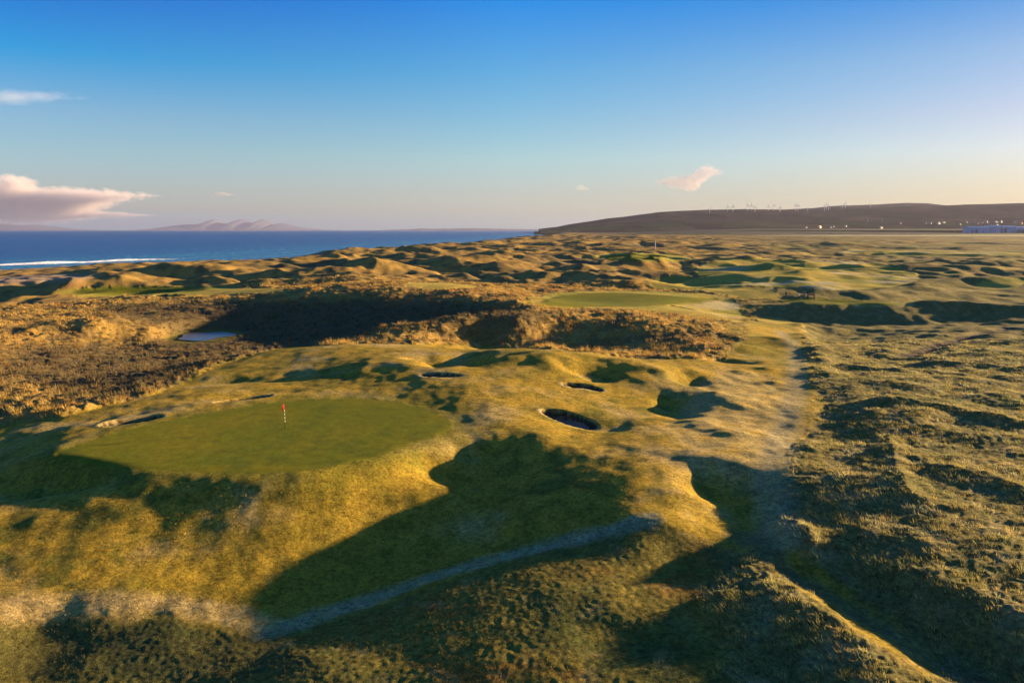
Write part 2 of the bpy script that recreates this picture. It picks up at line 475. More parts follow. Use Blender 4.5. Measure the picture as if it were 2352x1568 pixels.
TS = np.geomspace(20, 6900, 3000)
def hit(px, py):
    """where the view ray through a picture point meets the ground"""
    dx, dy, dz = ray(px, py)
    x, y, z = dx * TS, dy * TS, CAM_Z + dz * TS
    g = z - hgt(x, y)
    k = np.argmax(g < 0)
    if k == 0: k = len(TS) - 1
    a, b = g[k-1], g[k]
    f = a / (a - b + 1e-9)
    t = TS[k-1] + np.clip(f, 0, 1) * (TS[k] - TS[k-1])
    return np.array([dx * t, dy * t])

def hit_poly(pts, it=2, sub=2):
    P = np.array(pts, float)
    if it: P = smooth_poly(P, it)
    return np.array([hit(a, b) for a, b in P])

def region(pts, pad=3.0, it=2):
    return sdf(hit_poly(pts, it), pad)

# greens, mown ground and mown strips, as the picture shows them
P_GREEN = [(112,1042),(230,1003),(400,965),(600,928),(700,917),(850,914),(950,928),(1020,952),(1046,973),(1022,996),(950,1024),(850,1055),(700,1084),(560,1093),(400,1089),(250,1074),(150,1060)]
P_MOWN = [
 [(-300,990),(100,968),(200,945),(330,912),(420,872),(500,838),(590,810),(660,797),(760,795),(860,788),(1000,790),(1200,799),(1400,815),(1560,825),(1640,830),(1690,800),(1722,760),(1715,725),
  (1860,740),(1850,800),(1870,880),(1890,930),(1860,1000),(1820,1060),(1810,1120),(1800,1200),(1850,1290),(2060,1440),(2240,1566),(2120,1567),(1900,1420),(1740,1290),(1600,1230),(1500,1180),(1300,1250),(1000,1350),(640,1455),(560,1450),(300,1405),(0,1408),(-300,1410)],
 [(1180,690),(1300,668),(1480,668),(1620,672),(1700,690),(1720,740),(1680,745),(1560,722),(1400,712),(1250,708)],
 [(100,668),(200,658),(400,657),(560,660),(700,665),(560,676),(400,680),(160,684)],
 [(1600,600),(1750,592),(1950,600),(2100,612),(2120,650),(1980,668),(1820,662),(1700,655),(1600,640)],
 [(1480,640),(1600,630),(1700,655),(1800,670),(1780,690),(1700,690),(1620,668),(1500,660)],
 [(1900,576),(2100,572),(2360,580),(2360,590),(2100,589),(1960,584)],
 [(2230,645),(2360,632),(2360,662),(2260,666)],
 [(900,652),(1000,648),(1110,654),(1100,664),(980,664)],
 [(1340,588),(1440,580),(1570,585),(1600,600),(1500,602),(1380,596)],
 [(1760,690),(1830,684),(2000,689),(2110,697),(2080,704),(1920,702)],
]
P_GREENS2 = [
 [(1235,697),(1262,684),(1330,673),(1420,672),(1500,676),(1580,682),(1655,688),(1610,696),(1500,703),(1380,706),(1290,704)],
 [(150,668),(240,658),(400,658),(500,662),(430,672),(200,676)],
 [(1380,590),(1450,583),(1550,587),(1500,597),(1420,597)],
 [(1780,690),(1830,686),(1990,691),(2100,698),(2060,702),(1900,700)],
]
d_green = region(P_GREEN, 9.0)
d_mown = region(P_MOWN[0], 3.0)
for p in P_MOWN[1:]:
    d_mown = np.minimum(d_mown, region(p, 6.0))
d_g2 = region(P_GREENS2[0], 4.0)
for p in P_GREENS2[1:]:
    d_g2 = np.minimum(d_g2, region(p, 6.0))
m_green = sstep(0.15, -0.15, d_green + .15 * vnoise(X / 1.3, Y / 1.3, 47))
m_g2 = sstep(1.6, -1.6, d_g2 + .8 * vnoise(X / 4, Y / 4, 46))
d_mown = d_mown + np.clip(RR / 90, .5, 2.5) * (.5 * vnoise(X / 2.6, Y / 2.6, 45) + .35 * vnoise(X / .9, Y / .9, 43))
m_mown = np.maximum(sstep(0.5, -0.7, d_mown), np.maximum(m_green, m_g2))
front = Y > 0
PX = 1176 + F * X / np.maximum(Y, 1.0)
# dune grass on the left and in the distance, rank tussocky rough on the right
m_marram = sstep(1830, 1640, PX + 60 * vnoise(X / 9, Y / 9, 41)) * (Y > 62) * front
m_marram = np.maximum(m_marram, sstep(320, 420, RR))
m_marram *= (1 - m_mown)
m_field = (1 - m_mown) * (1 - m_marram) * sstep(1600, 1700, PX + 25 * vnoise(X / 3, Y / 3, 44) - 60 * sstep(40, 32, RR)) * front
m_short = np.clip(1 - m_mown - m_marram - m_field, 0, 1)       # unmown but short turf of the near hills

# bunkers: centre in the picture, half length, half depth (m), heading, depth
BUNK = [(1306,963,2.9,1.2,-33,.36),(1338,887,2.2,.95,-12,.45),(1010,861,2.3,.9,-10,.45),(300,967,2.5,1.3,40,.8),(560,918,2.8,1.2,34,.6),
        (1565,706,3.6,1.4,-8,.8),(390,679,4.5,1.8,0,1.0)]
DELLS = [ # the rounded hollows behind some bunkers (px, py, z, wx, wy, depth, rot)
 (1050,838,.6,5.5,5.0,-1.5,0),(1368,858,.5,3.4,4.4,-1.05,0),(1345,958,.3,3.6,2.2,-.6,-20),(283,968,-.8,5,2.4,-.35,40),(560,912,0,5,2.2,-.45,34),
 (940,850,.5,7,5,.5,0),(1270,845,.6,8,6,.6,0),(1470,850,.5,6,5,.5,0),
 (185,1112,-1.4,3.6,2.4,-1.1,-10),(470,1150,-1.6,3,3,-.08,0),(1010,1085,-1.2,2.6,2.2,-.7,10),(1105,1018,0,2.2,1.2,-.5,0),
 (1640,1150,-2,3.2,2.6,-.6,0),(640,868,.0,8,3,-.35,10),(470,880,-.5,5,2,-.3,10),(1620,1300,-2,3,3,-.3,0),(1720,728,-3.5,6,8,-1.5,0),(1680,826,-.6,3.2,4,-1.1,0),(1548,935,-.4,1.7,4.5,-.7,0),(1590,880,-.2,2.4,3,-.7,0),(1950,765,-3.8,13,9,-2.0,0),(2230,722,-4,12,9,-1.3,0),(1480,665,-2.6,10,5,-.8,0),
 (180,1490,-5.0,4.0,2.4,-.4,30),(1400,1430,-1.6,2.4,2.0,-.25,0),(1830,625,-3,12,12,-1.2,0),(2060,622,-3,14,12,-1.2,0),
]
for px, py, z, a, b, h, rot in DELLS:
    bump(px, py, z, a, b, h, rot, 2.4)
# the green is one even, gently tilted surface
gy = np.clip((Y - 51) / 24, -.2, 1.2)
plane = -0.12 + 0.38 * gy + 0.05 * band(X, Y, 18, 55) - 0.004 * X
k = sstep(3.0, -1.0, d_green); H = H * (1 - k) + plane * k
# path cut and little humps on the right
for px, py, z, a, b, h in [(1655,915,.2,2.6,3.0,.5),(1700,905,0,3.2,1.4,.3),(1610,960,.1,2.0,2.6,.3),(1690,985,.1,2.8,2.0,.3),(1650,1045,.1,3.0,2.2,.2),(1720,1075,-.3,2.6,1.6,.2),
                           (1765,885,-.8,1.3,.9,.35),(1758,858,-.8,1.5,.9,.35),(1700,860,-.4,1.6,.9,.3),(1630,1110,0,2.4,1.2,.3),(1690,800,-1,5,3,.6),(1800,795,-1.8,4,4,.8)]:
    bump(px, py, z, a, b, h, 0, 2.2)
fr_poly = region([(1570,900),(1650,860),(1720,850),(1790,880),(1810,930),(1790,1010),(1775,1090),(1740,1130),(1640,1110),(1560,1060),(1550,980)], 4.0)
m_frost = sstep(1.2, -1.2, fr_poly + .8 * vnoise(X / 2, Y / 2, 48))
H += m_frost * (.13 * band(X, Y, 3.6, 57) + .08 * band(X, Y * 1.4, 1.7, 58))
# undulation of the turf and of the rough
und = band(X, Y, 24, 50) * 0.28 + band(X, Y, 13, 51) * 0.27 + band(X, Y, 6, 52) * 0.09 + band(X, Y, 2.7, 53) * 0.03
near = 1 - sstep(200, 300, RR)
H += und * near * (1 - m_g2) * sstep(-.5, 7.5, d_green) * 0.9
mar = (0.5 * band(X, Y, 9, 61) + 0.42 * band(X, Y, 4.2, 62) + 0.48 * np.abs(band(X, Y, 2.0, 63, 1.6)) + 0.40 * np.abs(band(X, Y, 0.95, 64, 1.5)) + 0.16 * band(X, Y, 0.45, 65, 1.5))
H += m_marram * mar * (0.8 + 0.9 * sstep(220, 420, RR))
xs, ys = X + 0.5 * vnoise(X / 2.2, Y / 2.2, 70), Y
tus = (0.36 * band(X, Y, 8, 75) + 0.22 * band(X, Y, 3.3, 66)) * (.55 + .45 * sstep(45, 65, RR)) + 0.20 * (np.abs(band(xs * .6, ys * 1.5, 1.4, 67, 1.5)) - .2) + 0.10 * np.abs(band(xs, ys * 1.5, 0.75, 68, 1.5)) + 0.05 * band(X, Y, 0.38, 69, 1.5)
for pts, w_, h_ in [([(1990,935),(2100,942),(2200,955),(2352,985)],.9,.40),([(1940,850),(2020,862),(2090,868)],1.2,.4),([(1985,1250),(2100,1288),(2250,1325),(2352,1360)],.8,.22),
                    ([(1800,1165),(1850,1200),(1890,1250)],.6,.35),([(2120,840),(2250,850),(2352,862)],1.4,.45),([(1900,800),(2000,792),(2080,806)],1.4,.4),([(2150,1080),(2260,1100),(2352,1130)],.9,.25),([(2040,1010),(2060,1080),(2090,1150)],.8,.3)]:
    ridge([(a, b, -.3 if b > 870 else -1.2, 1.0) for a, b in pts], w_, h_, 1.6)
H += m_field * tus
H += m_short * (0.03 * band(X, Y, 1.6, 71) + 0.02 * np.abs(band(X, Y, .7, 72, 1.5)) + 0.02 * band(X, Y, 0.33, 73, 1.5))
H += m_mown * (1 - m_green) * (1 - m_g2) * (0.018 * band(X, Y, 0.5, 74) + .045 * band(X, Y, 1.3, 76) + .05 * band(X, Y, 2.9, 77))

# bunkers cut into the finished ground, with turf faces and a flat sand floor
m_wall = np.zeros(X.shape, np.float32); m_sand = np.zeros(X.shape, np.float32); m_rim = np.zeros(X.shape, np.float32)
BUNK_W = []
for px, py, a, b, rot, dep in BUNK:
    x0, y0 = hit(px, py)
    c, s = math.cos(math.radians(rot)), math.sin(math.radians(rot))
    u = ((X - x0) * c + (Y - y0) * s) / a; v = (-(X - x0) * s + (Y - y0) * c) / b
    ang = np.arctan2(v, u)
    q = np.hypot(u, v) * (1 + 0.05 * np.sin(3 * ang + px) + 0.04 * np.sin(2 * ang + py))
    e = (q - 1) * min(a, b)                      # about metres from the rim
    m = np.abs(u) < 3
    zc = hgt([x0], [y0])[0]
    floor = np.minimum(zc, H) - dep
    w = sstep(0.05, -0.42, e) * m
    H = H * (1 - w) + floor * w
    H += np.where(m, 0.025 * np.exp(-((e - 0.12) / 0.16) ** 2), 0)
    m_sand = np.maximum(m_sand, sstep(-0.30, -0.42, e) * m)
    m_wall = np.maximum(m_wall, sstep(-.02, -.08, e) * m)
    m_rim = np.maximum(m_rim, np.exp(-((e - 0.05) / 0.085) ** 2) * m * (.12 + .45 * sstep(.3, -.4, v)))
    BUNK_W.append((x0, y0, a, b, math.radians(rot)))

# pond floor
pond_c = hit(472, 768)
PZ = -5.8

pq = np.hypot((X - pond_c[0]) / 6.4, (Y - pond_c[1]) / 9.5)
pk = sstep(1.7, 1.05, pq); PZ = float(hgt([pond_c[0]], [pond_c[1]])[0]) - .3
H = H * (1 - pk) + (PZ - .15) * pk
m_marram = m_marram * sstep(1.0, 1.3, pq)
# ------------------------------------------------------------------ colours of the ground (what grows there)
ALB = 0.78
def mixc(A, B, m): return A * (1 - m[..., None]) + np.asarray(B, np.float32) * m[..., None]
C = np.zeros(X.shape + (3,), np.float32)
nA = fbm(X, Y, 26, 4, 81); nB = fbm(X, Y, 7, 4, 82); nC = fbm(X, Y, 2.2, 3, 83); nD = fbm(X, Y, 70, 3, 84)
C[:] = (0.20, 0.16, 0.03)                                                       # short unmown turf
C = mixc(C, (0.24, 0.11, 0.022), sstep(.12, .5, nB + .3 * nC) * .75)             # rusty patches
C = mixc(C, (0.075, 0.095, 0.025), sstep(-.1, .4, -nB + .5 * nC) * .8)
C = mixc(C, (0.34, 0.25, 0.08), sstep(.15, .5, nC) * .5)
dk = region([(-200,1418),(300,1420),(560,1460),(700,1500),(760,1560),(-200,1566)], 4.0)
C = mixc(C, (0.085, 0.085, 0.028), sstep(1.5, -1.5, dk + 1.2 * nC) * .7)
Cm = np.zeros_like(C); Cm[:] = (0.36, 0.24, 0.028)                                # mown, winter-pale turf
Cm = mixc(Cm, (0.42, 0.32, 0.13), sstep(-.05, .45, nB - .25 * nA) * .65)             # frost-bleached
Cm = mixc(Cm, (0.17, 0.15, 0.018), sstep(-.05, .4, nA + .5 * nC) * .75)
Cm = mixc(Cm, (0.10, 0.11, 0.02), sstep(.0, .4, nC - .5 * nB) * (.45 + .35 * sstep(62, 52, RR)))
Cm = mixc(Cm, (0.40, 0.255, 0.024), sstep(.0, .4, nA + .4 * nC) * sstep(62, 52, RR) * .6)
Cm = mixc(Cm, (0.13, 0.14, 0.015), sstep(3.5, .3, d_green) * .55)                  # longer, greener collar round the green
Cm = mixc(Cm, (0.40, 0.31, 0.13), m_frost * .6 * sstep(-.9, .2, nC))
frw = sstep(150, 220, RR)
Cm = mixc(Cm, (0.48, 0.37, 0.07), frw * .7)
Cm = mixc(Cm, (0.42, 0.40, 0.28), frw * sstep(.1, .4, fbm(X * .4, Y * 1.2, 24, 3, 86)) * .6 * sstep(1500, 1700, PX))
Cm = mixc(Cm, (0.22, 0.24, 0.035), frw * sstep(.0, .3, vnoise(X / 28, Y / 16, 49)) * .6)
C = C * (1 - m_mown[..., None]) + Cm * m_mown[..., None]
Ca = np.zeros_like(C); Ca[:] = (0.37, 0.235, 0.055)                               # dune grass
Ca = mixc(Ca, (0.48, 0.30, 0.10), sstep(.0, .5, nC) * .6)
Ca = mixc(Ca, (0.12, 0.09, 0.04), sstep(-.15, .35, nB) * .75)
Ca = mixc(Ca, (0.30, 0.12, 0.045), sstep(.2, .5, nA - .2 * nC) * .3)
# slacks between the dunes grow darker, crests paler grass
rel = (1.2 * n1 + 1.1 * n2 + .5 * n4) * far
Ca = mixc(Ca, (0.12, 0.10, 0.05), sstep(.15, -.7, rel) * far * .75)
slack_shade = region([(190,702),(600,694),(900,690),(1200,705),(1235,742),(1000,738),(880,745),(850,772),(640,797),(430,850),(330,900),(230,905),(0,868),(0,800),(300,792),(430,776),(330,742)], 8.0)
Ca = mixc(Ca, (0.105, 0.08, 0.038), sstep(6, -4, slack_shade + 3 * nB * 3) * .92)  # dull slack growth, darkened further to stand in for shade in the basin
rt = sstep(1500, 1900, PX)
strk = fbm(X * .35, Y, 40, 4, 85)
Ca = mixc(Ca, (0.22, 0.175, 0.06), rt * .7)
Ca = mixc(Ca, (0.46, 0.34, 0.09), rt * sstep(.05, .35, strk) * sstep(-.2, .2, nD) * .8)
Ca = mixc(Ca, (0.24, 0.26, 0.06), rt * sstep(.1, .4, -strk + .4 * nA) * .6)
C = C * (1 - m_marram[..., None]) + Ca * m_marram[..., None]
Cf = np.zeros_like(C); Cf[:] = (0.185, 0.155, 0.045)                                # tussocks
Cf = mixc(Cf, (0.30, 0.25, 0.11), sstep(-.1, .4, nC) * .6)
Cf = mixc(Cf, (0.11, 0.12, 0.035), sstep(.0, .5, nB) * .6)
C = C * (1 - m_field[..., None]) + Cf * m_field[..., None]
# green
Cg = np.zeros_like(C); Cg[:] = (0.155, 0.165, 0.010)
Cg = mixc(Cg, (0.235, 0.185, 0.012), sstep(-.3, .5, nB) * .6)
Cg = mixc(Cg, (0.095, 0.125, 0.014), sstep(.0, .5, nC + nA) * .5)
mg = np.maximum(sstep(.5, -.5, d_green), m_g2)
C = C * (1 - mg[..., None]) + Cg * mg[..., None]
# path strips: frosty wear, one stretch painted as sunlit, one darker trough
STRIPS = [([(1490,1192),(1400,1220),(1250,1256),(1000,1323),(820,1385),(700,1425),(620,1447)], .9, (0.31, 0.30, 0.17), .85),
          ([(600,1436),(540,1412),(400,1388),(250,1382),(100,1393),(0,1400),(-100,1402)], 1.0, (0.50, 0.36, 0.13), .9),  # lit stretch of the path, sunlight put in as brighter gold
          ([(1790,1240),(1775,1100),(1800,1000),(1830,900),(1830,820),(1790,760)], 1.3, (0.33, 0.32, 0.21), .5),
          ([(1700,1230),(1780,1290),(1900,1370),(2050,1460),(2240,1575)], 1.2, (0.13, 0.125, 0.06), .9)]
for pts, w, cc, am in STRIPS:
    P = [tuple(hit(a, b)) + (1.0,) for a, b in pts]
    d, v, s_ = line_dist(P, 6)
    k = sstep(w * 1.4, w * .3, d + .45 * nC + .15 * band(X, Y, .4, 94)) * (.85 + .3 * band(X, Y, .8, 93))
    C = mixc(C, cc, np.clip(k * am, 0, 1))
# trodden track through the right-hand rough
P = [tuple(hit(a, b)) + (1.0,) for a, b in [(2080,815),(2140,795),(2200,778),(2260,762),(2320,750)]]
d, v, s_ = line_dist(P, 12)
H -= 0.5 * np.exp(-(d / 1.6) ** 2)
C = mixc(C, (0.10, 0.08, 0.05), sstep(1.6, .9, d))
# beach, far farmland, runway
C = mixc(C, (0.36, 0.27, 0.17), sstep(75, 45, shore) * (1 - m_mown))
bch = region([(-60,640),(60,632),(170,628),(240,634),(160,645),(40,652),(-60,654)], 8)
C = mixc(C, (0.34, 0.25, 0.15), sstep(4, -4, bch))
flat = sstep(2950, 3100, Y) * sstep(1250, 1500, PX)
fpal = np.array([(0.06, 0.085, 0.035), (0.10, 0.10, 0.05), (0.15, 0.13, 0.07), (0.05, 0.06, 0.04), (0.075, 0.11, 0.03), (0.07, 0.05, 0.045)], np.float32) * .5
fcell = _hash(np.floor(X / 240 + .4 * vnoise(X / 500, Y / 500, 5)).astype(np.int64), np.floor(Y / 330 + X / 1500).astype(np.int64), 9)
C = C * (1 - flat[..., None]) + fpal[(fcell * 5.99).astype(int)] * flat[..., None]
C = mixc(C, (0.50, 0.44, 0.22), sstep(2560, 2620, Y) * sstep(3120, 3050, Y) * sstep(1700, 1900, PX))
C = mixc(C, (0.24, 0.28, 0.08), sstep(3120, 3160, Y) * sstep(3420, 3350, Y) * sstep(2050, 2250, PX) * .8)
C *= (1 + 0.22 * band(X, Y, 0.9, 91)[..., None]) * (1 + 0.25 * (band(X, Y, 0.35, 92) * (1 - mg))[..., None])
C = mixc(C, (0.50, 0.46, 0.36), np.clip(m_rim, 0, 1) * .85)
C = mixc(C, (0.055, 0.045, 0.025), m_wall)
C = mixc(C, (0.26, 0.165, 0.11), m_sand)
C = np.clip(C * ALB, 0.004, 0.8)
rough_a = np.clip(m_marram * 1.0 + m_field * 1.0 + m_short * .75 + m_mown * (1 - mg) * .5 + mg * .06, 0, 1) * (1 - m_sand)

# ------------------------------------------------------------------ materials
def new_mat(name, col=(0.5, 0.5, 0.5), rough=0.8, spec=0.3, metal=0.0):
    m = bpy.data.materials.new(name); m.use_nodes = True
    b = m.node_tree.nodes["Principled BSDF"]
    b.inputs["Base Color"].default_value = (*col, 1)
    b.inputs["Roughness"].default_value = rough
    b.inputs["Specular IOR Level"].default_value = spec
    b.inputs["Metallic"].default_value = metal
    return m

def varied(name, col, rough=0.8, spec=0.3, scale=3.0, amt=0.25, bump=0.0):
    """plain colour broken up by procedural noise"""
    m = new_mat(name, col, rough, spec); t = m.node_tree; b = t.nodes["Principled BSDF"]
    tc = t.nodes.new("ShaderNodeTexCoord"); n = t.nodes.new("ShaderNodeTexNoise"); n.inputs["Scale"].default_value = scale
    n.inputs["Detail"].default_value = 4
    t.links.new(tc.outputs["Object"], n.inputs["Vector"])
    r = t.nodes.new("ShaderNodeMapRange"); r.inputs[1].default_value = .3; r.inputs[2].default_value = .7
    r.inputs[3].default_value = 1 - amt; r.inputs[4].default_value = 1 + amt
    t.links.new(n.outputs["Fac"], r.inputs[0])
    v = t.nodes.new("ShaderNodeVectorMath"); v.operation = 'SCALE'; v.inputs[0].default_value = col
    t.links.new(r.outputs[0], v.inputs["Scale"]); t.links.new(v.outputs[0], b.inputs["Base Color"])
    if bump:
        bn = t.nodes.new("ShaderNodeBump"); bn.inputs["Strength"].default_value = bump; bn.inputs["Distance"].default_value = 0.05
        t.links.new(n.outputs["Fac"], bn.inputs["Height"]); t.links.new(bn.outputs[0], b.inputs["Normal"])
    return m

def ground_material():
    m = bpy.data.materials.new("turf"); m.use_nodes = True; t = m.node_tree; L = t.links.new
    b = t.nodes["Principled BSDF"]; b.inputs["Roughness"].default_value = 0.95; b.inputs["Specular IOR Level"].default_value = 0.05
    a = t.nodes.new("ShaderNodeAttribute"); a.attribute_name = "ground_colour"
    rg = t.nodes.new("ShaderNodeAttribute"); rg.attribute_name = "tuftiness"
    tc = t.nodes.new("ShaderNodeTexCoord")
    n1 = t.nodes.new("ShaderNodeTexNoise"); n1.inputs["Scale"].default_value = 4.5; n1.inputs["Detail"].default_value = 6; n1.inputs["Roughness"].default_value = .7
    n2 = t.nodes.new("ShaderNodeTexNoise"); n2.inputs["Scale"].default_value = 3.2; n2.inputs["Detail"].default_value = 5; n2.inputs["Roughness"].default_value = .95
    L(tc.outputs["Object"], n1.inputs["Vector"]); L(tc.outputs["Object"], n2.inputs["Vector"])
    r = t.nodes.new("ShaderNodeMapRange"); r.inputs[1].default_value = .34; r.inputs[2].default_value = .66
    r.inputs[3].default_value = 0.25; r.inputs[4].default_value = 1.85
    L(n2.outputs["Fac"], r.inputs[0])
    one = t.nodes.new("ShaderNodeMix"); one.data_type = 'FLOAT'; one.inputs[2].default_value = 1.0
    sp = t.nodes.new("ShaderNodeMapRange"); sp.inputs[1].default_value = 0; sp.inputs[2].default_value = .35; sp.inputs[3].default_value = .3; sp.inputs[4].default_value = 1
    L(rg.outputs["Fac"], sp.inputs[0]); L(sp.outputs[0], one.inputs[0]); L(r.outputs[0], one.inputs[3])
    v = t.nodes.new("ShaderNodeVectorMath"); v.operation = 'SCALE'
    L(a.outputs["Color"], v.inputs[0]); L(one.outputs[0], v.inputs["Scale"]); L(v.outputs[0], b.inputs["Base Color"])
    add = t.nodes.new("ShaderNodeMath"); add.operation = 'ADD'
    L(n1.outputs["Fac"], add.inputs[0]); L(n2.outputs["Fac"], add.inputs[1])
    bn = t.nodes.new("ShaderNodeBump"); bn.inputs["Distance"].default_value = 0.10
    L(add.outputs[0], bn.inputs["Height"]); L(rg.outputs["Fac"], bn.inputs["Strength"]); L(bn.outputs[0], b.inputs["Normal"])
    return m
M_TURF = ground_material()

# ------------------------------------------------------------------ the ground mesh, split where the surface changes
idx = np.arange(NT * NR).reshape(NT, NR)
quads = np.stack([idx[:-1, :-1], idx[1:, :-1], idx[1:, 1:], idx[:-1, 1:]], -1)
fm = lambda A: (A[:-1, :-1] + A[1:, :-1] + A[1:, 1:] + A[:-1, 1:]) / 4
co = np.stack([X, Y, H], -1).reshape(-1, 3)
Cflat = C.reshape(-1, 3); Rflat = rough_a.reshape(-1)
def sheet(name, mask, label=None, kind="structure"):
    q = quads[mask]
    used = np.unique(q)
    remap = np.full(NT * NR, -1, np.int64); remap[used] = np.arange(len(used))
    o = mesh_np(name, co[used], remap[q][:, ::-1], M_TURF)
    set_col(o, "ground_colour", Cflat[used]); set_val(o, "tuftiness", Rflat[used])
    tag(o, label, kind=kind)
    return o
f_green = fm(m_green) > .5
f_g2 = (fm(m_g2) > .5) & ~f_green
f_sand = (fm(m_sand) > .5) & ~f_green & ~f_g2
f_mown = (fm(m_mown) > .5) & ~f_green & ~f_g2 & ~f_sand
f_rest = ~(f_green | f_g2 | f_sand | f_mown)
sheet("ground", f_rest)
sheet("putting_green", f_green)
sheet("distant_greens", f_g2)
sheet("fairway", f_mown)
sheet("bunker_sand", f_sand)
#MORE#
# ------------------------------------------------------------------ sea
def sea_material():
    m = bpy.data.materials.new("sea_water"); m.use_nodes = True; t = m.node_tree; L = t.links.new
    b = t.nodes["Principled BSDF"]; b.inputs["Roughness"].default_value = 0.35; b.inputs["Specular IOR Level"].default_value = 0.28
    foam = t.nodes.new("ShaderNodeAttribute"); foam.attribute_name = "foam"
    sh = t.nodes.new("ShaderNodeAttribute"); sh.attribute_name = "shallow"
    mx = t.nodes.new("ShaderNodeMix"); mx.data_type = 'RGBA'
    mx.inputs[6].default_value = (0.006, 0.05, 0.17, 1); mx.inputs[7].default_value = (0.03, 0.15, 0.26, 1)
    L(sh.outputs["Fac"], mx.inputs[0])
    mf = t.nodes.new("ShaderNodeMix"); mf.data_type = 'RGBA'; mf.inputs[7].default_value = (0.8, 0.8, 0.8, 1)
    L(foam.outputs["Fac"], mf.inputs[0]); L(mx.outputs[2], mf.inputs[6]); L(mf.outputs[2], b.inputs["Base Color"])
    r = t.nodes.new("ShaderNodeMapRange"); r.inputs[3].default_value = .35; r.inputs[4].default_value = .9
    L(foam.outputs["Fac"], r.inputs[0]); L(r.outputs[0], b.inputs["Roughness"])
    tc = t.nodes.new("ShaderNodeTexCoord")
    mp = t.nodes.new("ShaderNodeMapping"); mp.inputs["Scale"].default_value = (0.10, 0.045, 0.1); mp.inputs["Rotation"].default_value = (0, 0, math.radians(65))
    L(tc.outputs["Object"], mp.inputs[0])
    n = t.nodes.new("ShaderNodeTexNoise"); n.inputs["Scale"].default_value = 1.0; n.inputs["Detail"].default_value = 9; n.inputs["Roughness"].default_value = .66
    L(mp.outputs[0], n.inputs["Vector"])
    bn = t.nodes.new("ShaderNodeBump"); bn.inputs["Distance"].default_value = 3.5; bn.inputs["Strength"].default_value = 1.0
    L(n.outputs["Fac"], bn.inputs["Height"]); L(bn.outputs[0], b.inputs["Normal"])
    return m
def make_sea():
    th = np.radians(np.concatenate([np.arange(-80, -40, 1.0), np.arange(-40, 18, 0.08), np.arange(18, 80, 2.0)]))
    r = [150.0]
    while r[-1] < 4000: r.append(r[-1] * 1.004)
    while r[-1] < 55000: r.append(r[-1] * 1.03)
    r = np.array(r); T, Q = np.meshgrid(th, r, indexing='ij')
    x, y = Q * np.sin(T), Q * np.cos(T)
    s = np.interp(y, SY, SX) - 10 * vnoise(x * 0 + 3.3, y / 160, 31) - x       # metres offshore
    ws = s + 12 * vnoise(x / 130, y / 180, 33)
    z = np.zeros(s.shape)
    for wl, amp, sd in ((46, .34, 1), (31, .2, 2), (17, .12, 4)):
        z += amp * np.sin(2 * np.pi * ws / wl + 2.2 * vnoise(x / 210, y / 260, 40 + sd)) * (0.5 + .7 * np.abs(vnoise(x / 90, y / 300, 44 + sd))) * sstep(3500, 900, Q)
    z = z * (0.5 + sstep(500, 80, s)) * sstep(0, 30, s)
    c0 = np.interp(y, [300, 480, 572, 663, 760, 4000], [75, 82, 122, 110, 95, 60]) + 4 * vnoise(x * 0, y / 45, 35)
    d = s - c0
    on = sstep(710, 640, y) + .0
    crest = np.exp(-(np.maximum(d, -d * .45) / 4.6) ** 2)
    z += crest * 1.7 * on * (0.7 + .5 * vnoise(x / 30, y / 30, 36))
    f = sstep(.18, .5, crest * (1 + .5 * vnoise(x / 5, y / 7, 37))) * on
    trail = sstep(-26, -3, d) * sstep(2, -2, d) * on
    f = np.maximum(f, trail * sstep(.05, .5, fbm(x, y, 9, 3, 38)) * .8)
    wash = sstep(16, 4, s) * sstep(-.1, .35, fbm(x * .4, y, 22, 3, 39))
    f = np.maximum(f, wash * .85)
    farsurf = sstep(900, 1300, y) * np.exp(-((s - 26 - 8 * vnoise(x * 0, y / 200, 45)) / 9) ** 2) * sstep(.1, .35, vnoise(x / 90, y / 170, 46))
    f = np.maximum(f, farsurf)
    z += farsurf * .8
    i = np.arange(z.size).reshape(z.shape)
    q = np.stack([i[:-1, :-1], i[:-1, 1:], i[1:, 1:], i[1:, :-1]], -1).reshape(-1, 4)
    o = mesh_np("sea", np.stack([x, y, z + SEA], -1).reshape(-1, 3), q[:, ::-1] if False else q, sea_material())
    set_val(o, "foam", np.clip(f, 0, 1).ravel())
    set_val(o, "shallow", (sstep(420, 20, s) * (0.6 + .4 * np.sin(2 * np.pi * ws / 46))).ravel())
    tag(o, "blue sea with a breaking wave along the shore", kind="structure")
    return o
sea = make_sea()
# check the face direction once: normals must point up
if sea.data.polygons[len(sea.data.polygons)//2].normal.z < 0: sea.data.flip_normals()
for n_ in ("ground", "putting_green", "distant_greens", "fairway", "bunker_sand"):
    me_ = bpy.data.objects[n_].data
    if me_.polygons[len(me_.polygons)//2].normal.z < 0: me_.flip_normals()

# ------------------------------------------------------------------ pond
def pond_mesh():
    m = new_mat("pond_water", (0.05, 0.07, 0.09), 0.28, 1.0)
    x0, y0 = G(472, 768, PZ)
    vs = [(0, 0, 0)]; n = 48; fs = []
    for i in range(n):
        a = 2 * math.pi * i / n
        k = 1 + .12 * math.sin(3 * a) + .1 * math.sin(5 * a + 1)
        vs.append((5.4 * k * math.cos(a), 7.0 * k * math.sin(a), 0))
        fs.append((0, 1 + i, 1 + (i + 1) % n))
    me = bpy.data.meshes.new("pond"); me.from_pydata(vs, [], fs); me.update()
    o = link("pond", me, None, m); o.location = (pond_c[0], pond_c[1], PZ)
    tag(o, "small still pond among dark dune grass", kind="structure")
    return o
pond_mesh()

